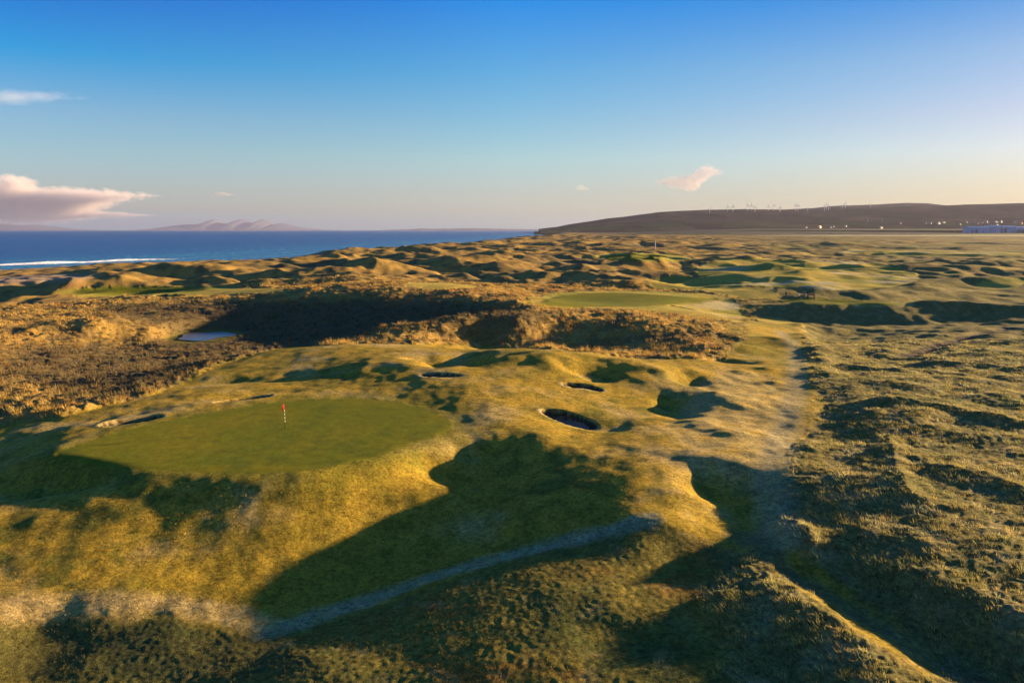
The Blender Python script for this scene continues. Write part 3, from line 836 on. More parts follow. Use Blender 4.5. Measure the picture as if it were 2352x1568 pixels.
# ------------------------------------------------------------------ hills beyond the links
def elev(py):  # tangent of the elevation of a picture row above the horizontal (picture centre column)
    dx, dy, dz = ray(1176, py); return dz / dy
def hill_mat(name, cols, sc):
    m = bpy.data.materials.new(name); m.use_nodes = True; t = m.node_tree; L = t.links.new
    b = t.nodes["Principled BSDF"]; b.inputs["Roughness"].default_value = 1; b.inputs["Specular IOR Level"].default_value = 0
    a = t.nodes.new("ShaderNodeAttribute"); a.attribute_name = "ground_colour"
    L(a.outputs["Color"], b.inputs["Base Color"])
    return m
SKY1 = [(1215,528.2),(1221,527.6),(1250,524),(1277,521),(1300,516),(1325,512),(1360,507),(1390,502),(1430,498),(1466,493),(1485,491),(1507,488),(1560,485),(1606,482.5),(1700,481),(1780,482),
        (1840,483),(1900,480),(1960,478),(2040,476.5),(2105,474),(2160,471.5),(2190,469.5),(2250,469),(2300,467.8),(2352,467),(2500,466),(2900,470),(3600,490)]
SKY2 = [(1600,490),(1700,486),(1776,481.5),(1850,479),(1900,473.5),(1950,471.5),(2000,470),(2040,467.8),(2060,466.8),(2110,468),(2140,471),(2160,473),(2300,476),(3600,490)]
def hills():
    th = np.radians(np.concatenate([np.arange(0.9, 37, 0.06), np.arange(37, 75, 1.0)]))
    u = np.linspace(0, 1, 150)
    r = 4300 + (12500 - 4300) * u
    T, Q = np.meshgrid(th, r, indexing='ij')
    col = 1176 + F * np.tan(T) * math.cos(PITCH) * 1.0
    x, y = Q * np.sin(T), Q * np.cos(T)
    e1 = np.array([elev(p[1]) for p in SKY1]); c1 = [p[0] for p in SKY1]
    e2 = np.array([elev(p[1]) for p in SKY2]); c2 = [p[0] for p in SKY2]
    E1 = np.interp(col, c1, e1); E2 = np.interp(col, c2, e2, left=-.002)
    y1, y2 = 7300.0, 10000.0
    z1 = CAM_Z + y1 * E1; z2 = CAM_Z + y2 * E2
    base = -3.5 + 16.5 * sstep(1350, 1750, col)
    zz = base + (z1 - base) * sstep(4600, y1, y) ** 1.15
    after = z1 - (z1 - base) * .28 * sstep(y1, y1 + 900, y)
    back = after + (np.maximum(z2, 0) - after) * sstep(y1 + 700, y2, y)
    back = back - (back + 20) * sstep(y2, 12300, y)
    z = np.where(y < y1, zz, back)
    rel = np.clip((z - base) / 250, 0, 1) 
    bumpn = fbm(x, y, 900, 5, 101)
    crest_keep = np.exp(-((y - y1) / 500) ** 2) + np.exp(-((y - y2) / 500) ** 2)
    z = z + bumpn * 26 * rel * (1 - crest_keep * .8) * 2
    z = z - np.abs(fbm(x, y, 700, 4, 104)) * 40 * rel * (1 - crest_keep) 
    # western end drops into the sea
    z = np.where(col < 1235, np.minimum(z, SEA + 2), z)
    z = z - 30 * sstep(1228, 1214, col)
    # colours: moor above, fields below
    C = np.zeros(x.shape + (3,), np.float32); C[:] = (0.10, 0.078, 0.06)
    C = mixc(C, (0.085, 0.085, 0.05), sstep(0, .4, fbm(x, y, 800, 4, 103)))
    C = mixc(C, (0.20, 0.13, 0.09), sstep(.0, .4, fbm(x, y, 500, 4, 107)))
    C = mixc(C, (0.05, 0.045, 0.05), sstep(.1, .4, fbm(x, y * .6, 300, 4, 108)) * .8)
    fx, fy = np.floor(x / 240 + .4 * vnoise(x / 500, y / 500, 5)), np.floor(y / 330 + x / 1500)
    hsh = _hash(fx.astype(np.int64), fy.astype(np.int64), 9)
    pal = np.array([(0.06, 0.085, 0.035), (0.10, 0.10, 0.05), (0.15, 0.13, 0.07), (0.05, 0.06, 0.04), (0.075, 0.11, 0.03), (0.07, 0.05, 0.045)], np.float32)
    fc = pal[(hsh * 5.99).astype(int)]
    low = sstep(95, 50, z + 20 * fbm(x, y, 500, 3, 111) + 30 * sstep(1500, 1300, col))
    C = C * (1 - low[..., None]) + fc * low[..., None]
    C *= .42 * (1 + .3 * fbm(x, y, 60, 3, 112))[..., None]
    i = np.arange(z.size).reshape(z.shape)
    q = np.stack([i[:-1, :-1], i[1:, :-1], i[1:, 1:], i[:-1, 1:]], -1).reshape(-1, 4)
    o = mesh_np("hills", np.stack([x, y, z], -1).reshape(-1, 3), q, hill_mat("hill_moor", None, 1))
    if o.data.polygons[5000].normal.z < 0: o.data.flip_normals()
    set_col(o, "ground_colour", C.reshape(-1, 3))
    tag(o, "long dark moorland hills behind the links", kind="structure")
    def hh(px, Yd):
        a = np.clip((np.interp(math.atan((px - 1176) / F / math.cos(PITCH)), th, np.arange(len(th)))), 0, len(th) - 2)
        t = math.atan((px - 1176) / F / math.cos(PITCH)); rr = Yd / math.cos(t)
        k = np.clip((rr - 4300) / (12500 - 4300) * 149, 0, 148)
        ia, ik = int(a), int(k); fa, fk = a - ia, k - ik
        zc = z[ia, ik]*(1-fa)*(1-fk) + z[ia+1, ik]*fa*(1-fk) + z[ia, ik+1]*(1-fa)*fk + z[ia+1, ik+1]*fa*fk
        return Vector((rr * math.sin(t), rr * math.cos(t), float(zc)))
    return hh
hill_at = hills()

def island(name, pts, Yd, depth, label):
    """a far island: silhouette heights become a mountain range with real depth"""
    xs = np.linspace(pts[0][0], pts[-1][0], 160); v = np.linspace(-1, 1, 25)
    e = np.interp(xs, [p[0] for p in pts], [elev(p[1]) for p in pts])
    Z = np.zeros((160, 25, 3))
    for j, w in enumerate(v):
        yy = Yd + w * depth
        Z[:, j, 0] = (xs - 1176) / F * Yd / math.cos(PITCH) * 1.0
        Z[:, j, 1] = yy
        top = CAM_Z + e * Yd
        k = max(0.0, 1 - abs(w) ** 1.3)
        n = fbm(xs * 40.0, xs * 0 + w * 900, 900, 3, 131)
        Z[:, j, 2] = SEA - 20 + (top - SEA + 20) * (k * (1 + .35 * n * (1 - k)))
    i = np.arange(160 * 25).reshape(160, 25)
    q = np.stack([i[:-1, :-1], i[1:, :-1], i[1:, 1:], i[:-1, 1:]], -1).reshape(-1, 4)
    o = mesh_np(name, Z.reshape(-1, 3), q, varied("island_rock_hazed", (0.145, 0.165, 0.215), 1, 0, .0005))  # rock colour shifted to blue-grey so distance haze is partly painted in
    if o.data.polygons[100].normal.z < 0: o.data.flip_normals()
    tag(o, label, kind="structure")
island("mountain_island", [(340,529),(380,524.5),(400,521),(430,516.5),(450,515),(470,516),(488,510),(503,504.5),(513,505.5),(531,515.5),(545,512),(560,505),(570,503.5),(580,506),(593,515.5),(601,512),(612,505),(620,504.5),(630,509),(643,516),(655,512.5),(668,514),(690,519),(710,523),(740,526),(780,529)], 45000, 3500,
       "hazy island with three rounded peaks beyond the sea")
island("low_island", [(0-80,520),(0,515),(40,514),(70,517),(110,516),(150,521),(200,527),(260,529)], 48000, 3000, "low hazy island under the clouds")
island("low_island", [(880,529),(910,527.4),(950,526.5),(975,524.5),(1000,525.5),(1040,525),(1080,524),(1110,524.6),(1150,525.5),(1200,526.4),(1300,526.5),(1400,529)], 26000, 1500, "low dark island left of the hills")

def slope_y(px, py, y0=4350.0, y1=7290.0):
    k = elev(py); best = (1e9, y1)
    for yd in np.linspace(y0, y1, 120):
        g = hill_at(px, yd); e_ = abs((g.z - CAM_Z) / yd - k)
        if e_ < best[0]: best = (e_, yd)
    return float(best[1])
# ------------------------------------------------------------------ wind turbines
M_WHITE = varied("white_paint", (0.62, 0.62, 0.64), .5, .3, .2, .05)
def make_turbine():
    e = empty("wind_turbine", (0, 0, 0))
    tag(e, "white wind turbine", "wind turbine", "wind turbines on the far hill")
    b = MB(); b.tube((0, 0, -3), (0, 0, 47), 2.6, 1.7, 12); b.build("tower", M_WHITE, e, True)
    b = MB(); b.box((0, .6, 48), (2.6, 7, 2.6)); b.tube((0, -2.9, 48), (0, -4.4, 48), 1.2, .5, 10); b.build("nacelle", M_WHITE, e)
    for k in range(3):
        a = math.radians(90 + 120 * k)
        d = Vector((math.cos(a), 0, math.sin(a))); n = Vector((-math.sin(a), 0, math.cos(a)))
        vs = []; fs = []
        for s_, w in ((1, 1.0), (5, 2.4), (14, 1.8), (24, .8)):
            c = Vector((0, -3.7, 48)) + d * s_
            vs += [c - n * w * .5 + Vector((0, .15, 0)), c + n * w + Vector((0, -.25, 0)), c + n * w + Vector((0, -.05, 0)), c - n * w * .5 + Vector((0, .4, 0))]
        for j in range(3):
            for i in range(4): fs.append((4*j + i, 4*j + (i+1) % 4, 4*j + 4 + (i+1) % 4, 4*j + 4 + i))
        fs += [(0, 1, 2, 3), (15, 14, 13, 12)]
        b = MB(); b.add(vs, fs); b.build("blade", M_WHITE, e)
    return e
def copy_tree(o, parent=None, top=True):
    c = o.copy(); COL.objects.link(c)
    if parent: c.parent = parent
    for ch in [k for k in o.children]:
        copy_tree(ch, c, False)
    return c
# px, bottom py, height of the tower in the picture (px of 2352), distance, blade turn, label
ORD = "leftmost second third fourth fifth sixth seventh eighth ninth tenth eleventh twelfth thirteenth fourteenth fifteenth sixteenth seventeenth rightmost".split()
TURB = [(1630,489.5,12,6),(1671,486,13,20),(1683,487,15,50),(1716.5,484.5,14,0),(1725,485,15.5,40),(1733.5,487,14,75),(1765,485,12,15),(1777,484,14,90),(1791,488.6,14,35),
        (1827.5,484,15,60),(1833,485,15,100),(1855,487,11,0),(1893,484.5,12,0),(1898,482,14,25),(1903,483,12,70),(1935,480.5,9,45),(1940.5,479,13,0),(1999,475.5,6,30)]
proto = make_turbine()
for i, (px, py, hp, rot) in enumerate(TURB):
    o = proto if i == 0 else copy_tree(proto)
    Yd = slope_y(px, py, 5600)
    p = at_range(px, py, Yd); g = hill_at(px, Yd)
    s = hp / F * Yd / 50.0
    o.location = (p.x, p.y, g.z - 1)
    s = min(max(s, .7), 1.7) * .88
    o.scale = (s, s, s); o.rotation_euler = (0, 0, math.radians(-15 + rot * .3))
    for ch in o.children:
        if ch.name.startswith("blade"): ch.rotation_euler = (0, 0, 0)
    pos = ORD[i] if i in (0, len(TURB)-1) else ORD[i] + " from the left"
    o["label"] = "white wind turbine on the hill skyline, %s of the row" % pos
MASTS = [(1590.6,513,7.5,"pale slender mast low on the hillside, nearer the headland of the two"),(0,0,0,"")]

# ------------------------------------------------------------------ pale masts on the hillside
def mast(px, py, hp, label):
    Yd = slope_y(px, py)
    g = hill_at(px, Yd); e = empty("mast", g); h = hp / F * Yd
    tag(e, label, "mast", "masts on the hillside")
    b = MB(); b.tube((0, 0, -2), (0, 0, h), 1.3, .8, 8); b.build("pole", M_WHITE, e)
    b = MB(); b.box((0, 0, 1.5), (5, 5, 3)); b.box((0, 0, 3.4), (4, 4, .8)); b.build("base", M_WHITE, e)
mast(1976, 511, 11, "taller pale mast low on the hillside, left of the pair")
mast(2009, 511, 8, "shorter pale mast low on the hillside, right of the pair")

# ------------------------------------------------------------------ far houses
M_WALLW = varied("render_white", (0.50, 0.48, 0.45), .9, .1, .3, .1)
M_WALLG = varied("render_grey", (0.36, 0.34, 0.34), .9, .1, .3, .1)
M_WALLC = varied("render_cream", (0.70, 0.55, 0.34), .9, .1, .3, .1)
M_SLATE = varied("slate", (0.06, 0.06, 0.075), .7, .3, .5, .2)
M_RUST = varied("red_tile", (0.42, 0.14, 0.07), .8, .2, .5, .2)
M_PANE = new_mat("window_glass", (0.03, 0.04, 0.05), .1, .5)
def house(px, py, wpx, hpx, Yd, wall, roof, label, rz=0.0, ground=None):
    g = hill_at(px, Yd) if ground is None else ground
    w = max(wpx / F * Yd, 5); h = hpx / F * Yd; d = min(w * .7, 12)
    e = empty("house", g, rz); tag(e, label, "house", "houses below the hill")
    hw = h * .6
    b = MB(); b.box((0, 0, hw / 2 - 1.5), (w, d, hw + 3)); b.build("wall", wall, e)
    b = MB(); b.prism([(-d/2 - .4, hw - .05), (d/2 + .4, hw - .05), (0, h)], -w/2 - .3, w/2 + .3, Matrix.Rotation(math.pi/2, 4, 'Z'))
    rf = b.build("roof", roof, e)
    b = MB(); b.box((w * .32, 0, h + .2), (1.2, .9, 1.8)); b.build("chimney", wall, rf)
    for k in (-.28, .28):
        b = MB(); b.box((w * k, -d/2 - .02, hw * .55), (w * .14, .12, hw * .35)); b.build("window", M_PANE, e)
    return e
HS = [ # px, base py, w, h, dist, wall, roof, label
 (1838,523.5,5,3.5,4600,M_WALLW,M_SLATE,"small pale house left of the big cream barn"),
 (1869,524,13,6.5,4600,M_WALLC,M_WALLC,"broad cream sunlit barn below the hill, brightest building of the left group"),
 (1893,523,5,3,4700,M_WALLW,M_SLATE,"small pale cottage just right of the cream barn"),
 (1899,522,5,3.5,4900,M_WALLG,M_SLATE,"small grey cottage behind the cottage right of the cream barn"),
 (1927,521,7,4,5000,M_WALLW,M_SLATE,"white farmhouse on the slope between the cream barn and the cottage pair"),
 (2007,525,10,6,4600,M_WALLW,M_SLATE,"bright white farmhouse alone among dark fields, halfway to the village"),
 (2050,514,4,3.5,5200,M_WALLW,M_SLATE,"tiny white house high in the dark fields left of the village"),
 (2043,528,4,2.5,4500,M_WALLW,M_SLATE,"tiny white hut just above the runway"),
 (2107,513.5,5,3,5300,M_WALLG,M_SLATE,"small grey house at the left tip of the village"),
 (2118,514,6,4,5300,M_WALLG,M_SLATE,"long grey farm building at the left of the village"),
 (2136,515,10,6,5200,M_WALLW,M_SLATE,"bright white farmhouse below long grey sheds"),
 (2147,512,10,4,5400,M_WALLG,M_SLATE,"long low grey shed behind the bright white farmhouse"),
 (2184,516,5,4,5200,M_WALLW,M_SLATE,"white cottage at the near edge of the village, leftmost of its lower row"),
 (2198,512,7,5,5300,M_WALLG,M_SLATE,"grey house high in the village, left of the tightest cluster"),
 (2206,514,7,5,5200,M_WALLG,M_SLATE,"grey house in the middle of the village cluster"),
 (2214,511,7,5,5400,M_WALLG,M_SLATE,"grey house at the top of the village cluster"),
 (2223,514.5,6,4,5200,M_WALLG,M_SLATE,"grey cottage right of the village cluster"),
 (2234,513,5,4,5250,M_WALLW,M_SLATE,"pale house between the village cluster and the bright white tower house"),
 (2244,512,6,6.5,5200,M_WALLW,M_SLATE,"tall bright white house in the village"),
 (2265,511,12,4,5400,M_WALLG,M_SLATE,"long grey house left of the bright gabled house"),
 (2276,512,8,6.5,5300,M_WALLW,M_SLATE,"bright gabled white house left of the orange roofed terrace"),
 (2267,517,9,3,5000,M_WALLC,M_SLATE,"low cream cottage in front of the gabled white house"),
 (2308,511,26,5.5,5350,M_WALLC,M_RUST,"long cream terrace with orange red roof above the warehouses"),
 (2322,515,12,5,5200,M_RUST,M_RUST,"orange red building stepping down in front of the cream terrace"),
]
for px, py, w, h, Yd, wall, roof, label in HS:
    Yd = slope_y(px, py)
    house(px, py, w * 1.1, h * .85, Yd, wall, roof, label, math.radians(48 + random.Random(px).uniform(-14, 14)), hill_at(px, Yd))

# ------------------------------------------------------------------ warehouses
M_CLAD = varied("blue_grey_cladding", (0.30, 0.36, 0.50), .5, .4, .02, .12)
M_CLADR = varied("pale_roof_sheet", (0.46, 0.46, 0.52), .5, .4, .02, .1)
M_DOOR = varied("dark_door", (0.05, 0.08, 0.13), .5, .4, .3, .2)
def warehouse(px0, px1, pyb, pyt, Yd, depth, label, doors):
    a, b_ = at_range(px0, pyb, Yd), at_range(px1, pyb, Yd)
    h = (pyb - pyt) / F * Yd; w = b_.x - a.x
    gx, gy = (a.x + b_.x) / 2, Yd
    gz = float(hgt([gx], [gy])[0])
    e = empty("warehouse", (gx, gy + depth / 2, gz)); tag(e, label, "warehouse", "blue grey warehouses at the airfield")
    h += max(0, a.z - gz)
    b = MB(); b.box((0, 0, h * .41), (w, depth, h * .82)); b.build("wall", M_CLAD, e)
    b = MB(); b.prism([(-depth/2 - .5, h * .82), (depth/2 + .5, h * .82), (depth * .2, h), (-depth * .2, h)], -w/2 - .5, w/2 + .5, Matrix.Rotation(math.pi/2, 4, 'Z')); b.build("roof", M_CLADR, e)
    for k, dw, dh in doors:
        b = MB(); b.box((w * k, -depth/2 - .15, h * dh / 2), (w * dw, .3, h * dh)); b.build("door", M_DOOR, e)
    return e
warehouse(2226, 2273, 533.5, 520, 3600, 50, "long low blue grey warehouse, leftmost of the row", [(-.33,.05,.4),(-.15,.12,.45),(.2,.04,.3)])
warehouse(2275, 2303, 533.5, 517.5, 3620, 60, "tallest pale roofed warehouse with a plain wall, in the middle of the row", [(.42,.1,.6)])
warehouse(2306, 2334, 533.5, 518.5, 3640, 60, "blue warehouse with a wide dark doorway, right of the tall plain one", [(-.38,.2,.7),(.1,.06,.3),(.3,.06,.3)])
warehouse(2336, 2390, 533.5, 520, 3660, 60, "rightmost warehouse, cut by the edge of the picture", [(-.2,.05,.3),(.2,.05,.3)])

# ------------------------------------------------------------------ flagsticks
M_RED = varied("red_cloth", (0.75, 0.02, 0.02), .8, .1, 2, .1)
M_BLACK = varied("black_paint", (0.012, 0.012, 0.012), .5, .3, 5, .1)
M_CREAM = varied("cream_paint", (0.72, 0.68, 0.45), .5, .3, 5, .08)
def flag_cloth(b, zt, n=8, m=7, drop=.5, wid=.36):
    vs, fs = [], []
    for side in (0.004, -0.004):
        for i in range(n):
            for j in range(m):
                u, v = i / (n-1), j / (m-1)
                z = zt - v * drop * (1 - .25 * u) - u * .20
                x = -u * wid * .55 * (.45 + .55 * v)
                y = .07 * math.sin(u * 7 + v * 2) * u + side - u * .14
                vs.append((x + .012, y, z))
    for s in (0, 1):
        o = s * n * m
        for i in range(n-1):
            for j in range(m-1):
                f = (o+i*m+j, o+(i+1)*m+j, o+(i+1)*m+j+1, o+i*m+j+1)
                fs.append(f if s else f[::-1])
    b.add(vs, fs)
def flagstick(px, py, label, cloth, height=2.13, rz=0.0, striped=True):
    x, y = hit(px, py); z = float(hgt([x], [y])[0])
    e = empty("flagstick", (x, y, z), rz); tag(e, label, "flagstick")
    r = .024
    b = MB(); b.tube((0, 0, -.1), (0, 0, height), r * .8, r * .7, 12); b.build("pole", M_BLACK, e, True)
    if striped:
        top = height * .72; st = height * .132
        for k in range(4):
            z1 = height * .73 - k * height * .133
            b = MB(); b.tube((0, 0, z1 - height * .084), (0, 0, z1), r, r, 12); b.build("white_band", M_CREAM, e, True)
    b = MB(); flag_cloth(b, height - .02); f = b.build("flag", cloth, e, True)
    b = MB(); b.tube((0, 0, .001), (0, 0, .006), .054, .054, 20); b.build("hole", M_BLACK, e)
    return e
flagstick(655, 984, "black and white striped flagstick with a limp red flag on the near green", M_RED)
flagstick(360, 661, "distant flagstick with a pale flag on the green near the sea", M_CREAM, 2.3, .6, False)

# marker post on a dune
def marker_post(px, py, hp, label):
    x, y = hit(px, py); z = float(hgt([x], [y])[0]); h = hp / F * y
    e = empty("marker_post", (x, y, z)); tag(e, label, "post")
    b = MB(); b.tube((0, 0, -.4), (0, 0, h), h * .034, h * .026, 10); b.tube((0, 0, h), (0, 0, h * 1.012), h * .026, .01, 10); b.build("pole", M_WHITE, e, True)
    b = MB(); b.tube((0, 0, -.2), (0, 0, h * .14), h * .042, h * .036, 10); b.build("base", M_WHITE, e)
marker_post(1505, 572, 19, "tall white marker post on a dark dune in the middle distance")

# ------------------------------------------------------------------ people and what stands on the tee
M_CLOTH1 = varied("dark_jacket", (0.02, 0.02, 0.025), .9, .1, 4, .2)
M_CLOTH2 = varied("brown_jacket", (0.06, 0.03, 0.02), .9, .1, 4, .2)
M_SKIN = varied("skin", (0.45, 0.27, 0.18), .6, .3, 6, .08)
M_TROUS = varied("black_trousers", (0.015, 0.015, 0.02), .9, .1, 4, .2)
def skin_mesh(name, joints, bones, mat, parent, sub=1):
    me = bpy.data.meshes.new(name); me.from_pydata([j[:3] for j in joints], bones, []); me.update()
    o = link(name, me, parent, mat)
    sk = o.modifiers.new("skin", 'SKIN'); ss = o.modifiers.new("sub", 'SUBSURF'); ss.levels = sub; ss.render_levels = sub
    for v, j in zip(me.skin_vertices[0].data, joints): v.radius = (j[3], j[3] * (j[4] if len(j) > 4 else 1))
    me.skin_vertices[0].data[0].use_root = True
    sk.use_smooth_shade = True
    return o
def person(px, py, rz, label, coat, lean=0.0, armf=0.1, skirt=False):
    x, y = hit(px, py); z = float(hgt([x], [y])[0])
    e = empty("person", (x, y, z), rz); tag(e, label, "person", "people on the tee")
    f = lean
    J = [(0,0,.95,.15,.75),(0,-.02,1.12,.135,.75),(0,-.03-f,1.32,.155,.7),(0,-.03-f,1.46,.075),(0,-.05-f,1.58,.085),(0,-.05-f,1.72,.085),
         (.09,0,.88,.085),(.11,-.04,.5,.06),(.11,.02,.1,.042),(.11,-.12,.04,.04),
         (-.09,0,.88,.085),(-.12,.04,.5,.06),(-.13,.1,.1,.042),(-.13,-.04,.04,.04),
         (.2,-.03-f,1.4,.055),(.25,.0-f*.8,1.13,.042),(.23,-.14-armf-f,.93,.033),(.22,-.2-armf-f,.87,.035),
         (-.2,-.03-f,1.4,.055),(-.25,.0-f*.8,1.13,.042),(-.23,-.14-armf-f,.93,.033),(-.22,-.2-armf-f,.87,.035)]
    B = [(0,1),(1,2),(2,3),(3,4),(4,5),(0,6),(6,7),(7,8),(8,9),(0,10),(10,11),(11,12),(12,13),(2,14),(14,15),(15,16),(16,17),(2,18),(18,19),(19,20),(20,21)]
    skin_mesh("body", J, B, M_SKIN, e)
    C1 = [(0,0,.9,.17,.8),(0,-.02,1.12,.155,.8),(0,-.03-f,1.34,.175,.75),(0,-.03-f,1.45,.10),(.21,-.03-f,1.41,.072),(.255,.0-f*.8,1.13,.058),(.235,-.12-armf-f,.95,.046),
          (-.21,-.03-f,1.41,.072),(-.255,.0-f*.8,1.13,.058),(-.235,-.12-armf-f,.95,.046)]
    skin_mesh("jacket", C1, [(0,1),(1,2),(2,3),(2,4),(4,5),(5,6),(2,7),(7,8),(8,9)], coat, e)
    C2 = [(0,0,.95,.16,.8),(.095,0,.86,.105),(.115,-.04,.5,.078),(.11,.02,.12,.06),(-.095,0,.86,.105),(-.125,.04,.5,.078),(-.13,.1,.12,.06)]
    skin_mesh("trousers", C2, [(0,1),(1,2),(2,3),(0,4),(4,5),(5,6)], M_TROUS, e)
    b = MB()
    for k in range(5):
        z0, z1 = 1.60 + k*.04, 1.64 + k*.04
        rr = [.10, .108, .108, .098, .07, .02]
        b.tube((0, -.04-f, z0), (0, -.04-f, z1), rr[k], rr[k+1], 12, caps=k == 4)
    b.build("cap", coat, e, True)
    b = MB()
    for s in (1, -1):
        b.box((.11 if s > 0 else -.13, -.05 if s > 0 else .03, .035), (.10, .28, .09))
    b.build("shoes", M_BLACK, e)
    return e
person(1805.5, 682.5, math.radians(-60), "person in dark clothes and cap standing alone at the left end of the tee", M_CLOTH1, .02)
person(1847, 682.5, math.radians(95), "person in brown jacket leaning forward between the golf bag and the bench", M_CLOTH2, .10, .18)
def golf_bag(px, py, label):
    x, y = hit(px, py); z = float(hgt([x], [y])[0])
    e = empty("golf_bag", (x, y, z), .3); tag(e, label, "golf bag")
    b = MB(); b.tube((0, 0, .12), (.22, .1, 1.0), .15, .17, 14); b.build("bag", M_BLACK, e, True)
    b = MB(); b.box((-.12, -.16, .55), (.26, .12, .4)); b.build("pocket", M_CREAM, e)
    for k in range(6):
        a = k * 1.05
        p = Vector((.22 + .09*math.cos(a), .1 + .09*math.sin(a), .98)); q = p + Vector((.04 + .02*k % .05, .02, .22 + .03 * (k % 3)))
        b = MB(); b.tube(p, q, .009, .009, 6); b.box(q + Vector((.03, 0, .02)), (.11, .05, .05)); b.build("club", M_WHITE, e)
    for s in (-1, 1):
        w = MB(); w.tube((s*.3, .05, .16), (s*.34, .05, .16), .16, .16, 18); w.build("wheel", M_BLACK, e)
    b = MB(); b.tube((-.3, .05, .16), (.3, .05, .16), .015); b.tube((0, 0, .1), (-.35, -.2, 1.05), .014); b.tube((-.42, -.2, 1.05), (-.28, -.2, 1.05), .02); b.build("trolley_frame", M_WHITE, e)
golf_bag(1835, 683, "black golf bag with pale pocket on a trolley beside the leaning person")
M_MAROON = varied("maroon_boards", (0.09, 0.02, 0.035), .7, .2, 3, .2)
def bench(px, py, label):
    x, y = hit(px, py); z = float(hgt([x], [y])[0])
    e = empty("bench", (x, y, z), math.radians(6)); tag(e, label, "bench")
    b = MB(); 
    for k in range(3): b.box((0, -.22 + k*.16, .46), (2.2, .14, .04))
    b.build("seat", M_MAROON, e)
    b = MB()
    for k in range(3): b.box((0, .27 + k*.02, .62 + k*.16), (2.2, .035, .13))
    b.build("backrest", M_MAROON, e)
    for s in (-1, 1):
        b = MB(); b.box((s*1.0, -.2, .2), (.09, .09, .46)); b.build("leg", M_BLACK, e)
        b = MB(); b.box((s*1.0, .24, .48), (.09, .09, 1.0)); b.build("leg", M_BLACK, e)
        b = MB(); b.box((s*1.0, 0, .68), (.08, .55, .05)); b.box((s*1.0, -.23, .56), (.07, .07, .2)); b.build("armrest", M_MAROON, e)
    return x, y, z
bench(1863, 683, "dark maroon slatted bench at the back of the tee")
def tee_sign(px, py, label):
    x, y = hit(px, py); z = float(hgt([x], [y])[0])
    e = empty("tee_sign", (x, y, z), .1); tag(e, label, "sign")
    b = MB(); b.box((0, 0, .3), (.08, .06, .7)); b.build("post", M_BLACK, e)
    b = MB(); b.box((0, -.05, .72), (.52, .05, .46)); b.build("panel", M_WHITE, e)
tee_sign(1853, 683.5, "small pale square sign at the left end of the bench")
def box_bin(px, py, label):
    x, y = hit(px, py); z = float(hgt([x], [y])[0])
    e = empty("tee_marker", (x, y, z)); tag(e, label, "tee marker")
    b = MB(); b.tube((0, 0, 0), (0, 0, .14), .16, .13, 16); b.tube((0, 0, .14), (0, 0, .2), .13, .03, 16); b.build("block", M_WHITE, e, True)
box_bin(1840, 685.5, "small white tee marker on the grass in front of the golf bag")

# ------------------------------------------------------------------ haze
def haze(density):
    b = MB(); Rr = 60000.0
    b.box((0, 0, (-40 + 640) / 2), (2 * Rr, 2 * Rr, 680))
    m = bpy.data.materials.new("haze_air"); m.use_nodes = True; t = m.node_tree
    t.nodes.remove(t.nodes["Principled BSDF"])
    v = t.nodes.new("ShaderNodeVolumePrincipled"); v.inputs["Color"].default_value = (0.27, 0.29, 0.42, 1); v.inputs["Density"].default_value = density
    v.inputs["Anisotropy"].default_value = 0.25
    t.links.new(v.outputs[0], t.nodes["Material Output"].inputs["Volume"])
    o = b.build("haze", m); tag(o, "thin evening haze over the sea and hills", kind="stuff")
    o.display_type = 'WIRE'
    return o
haze(2.5e-5)
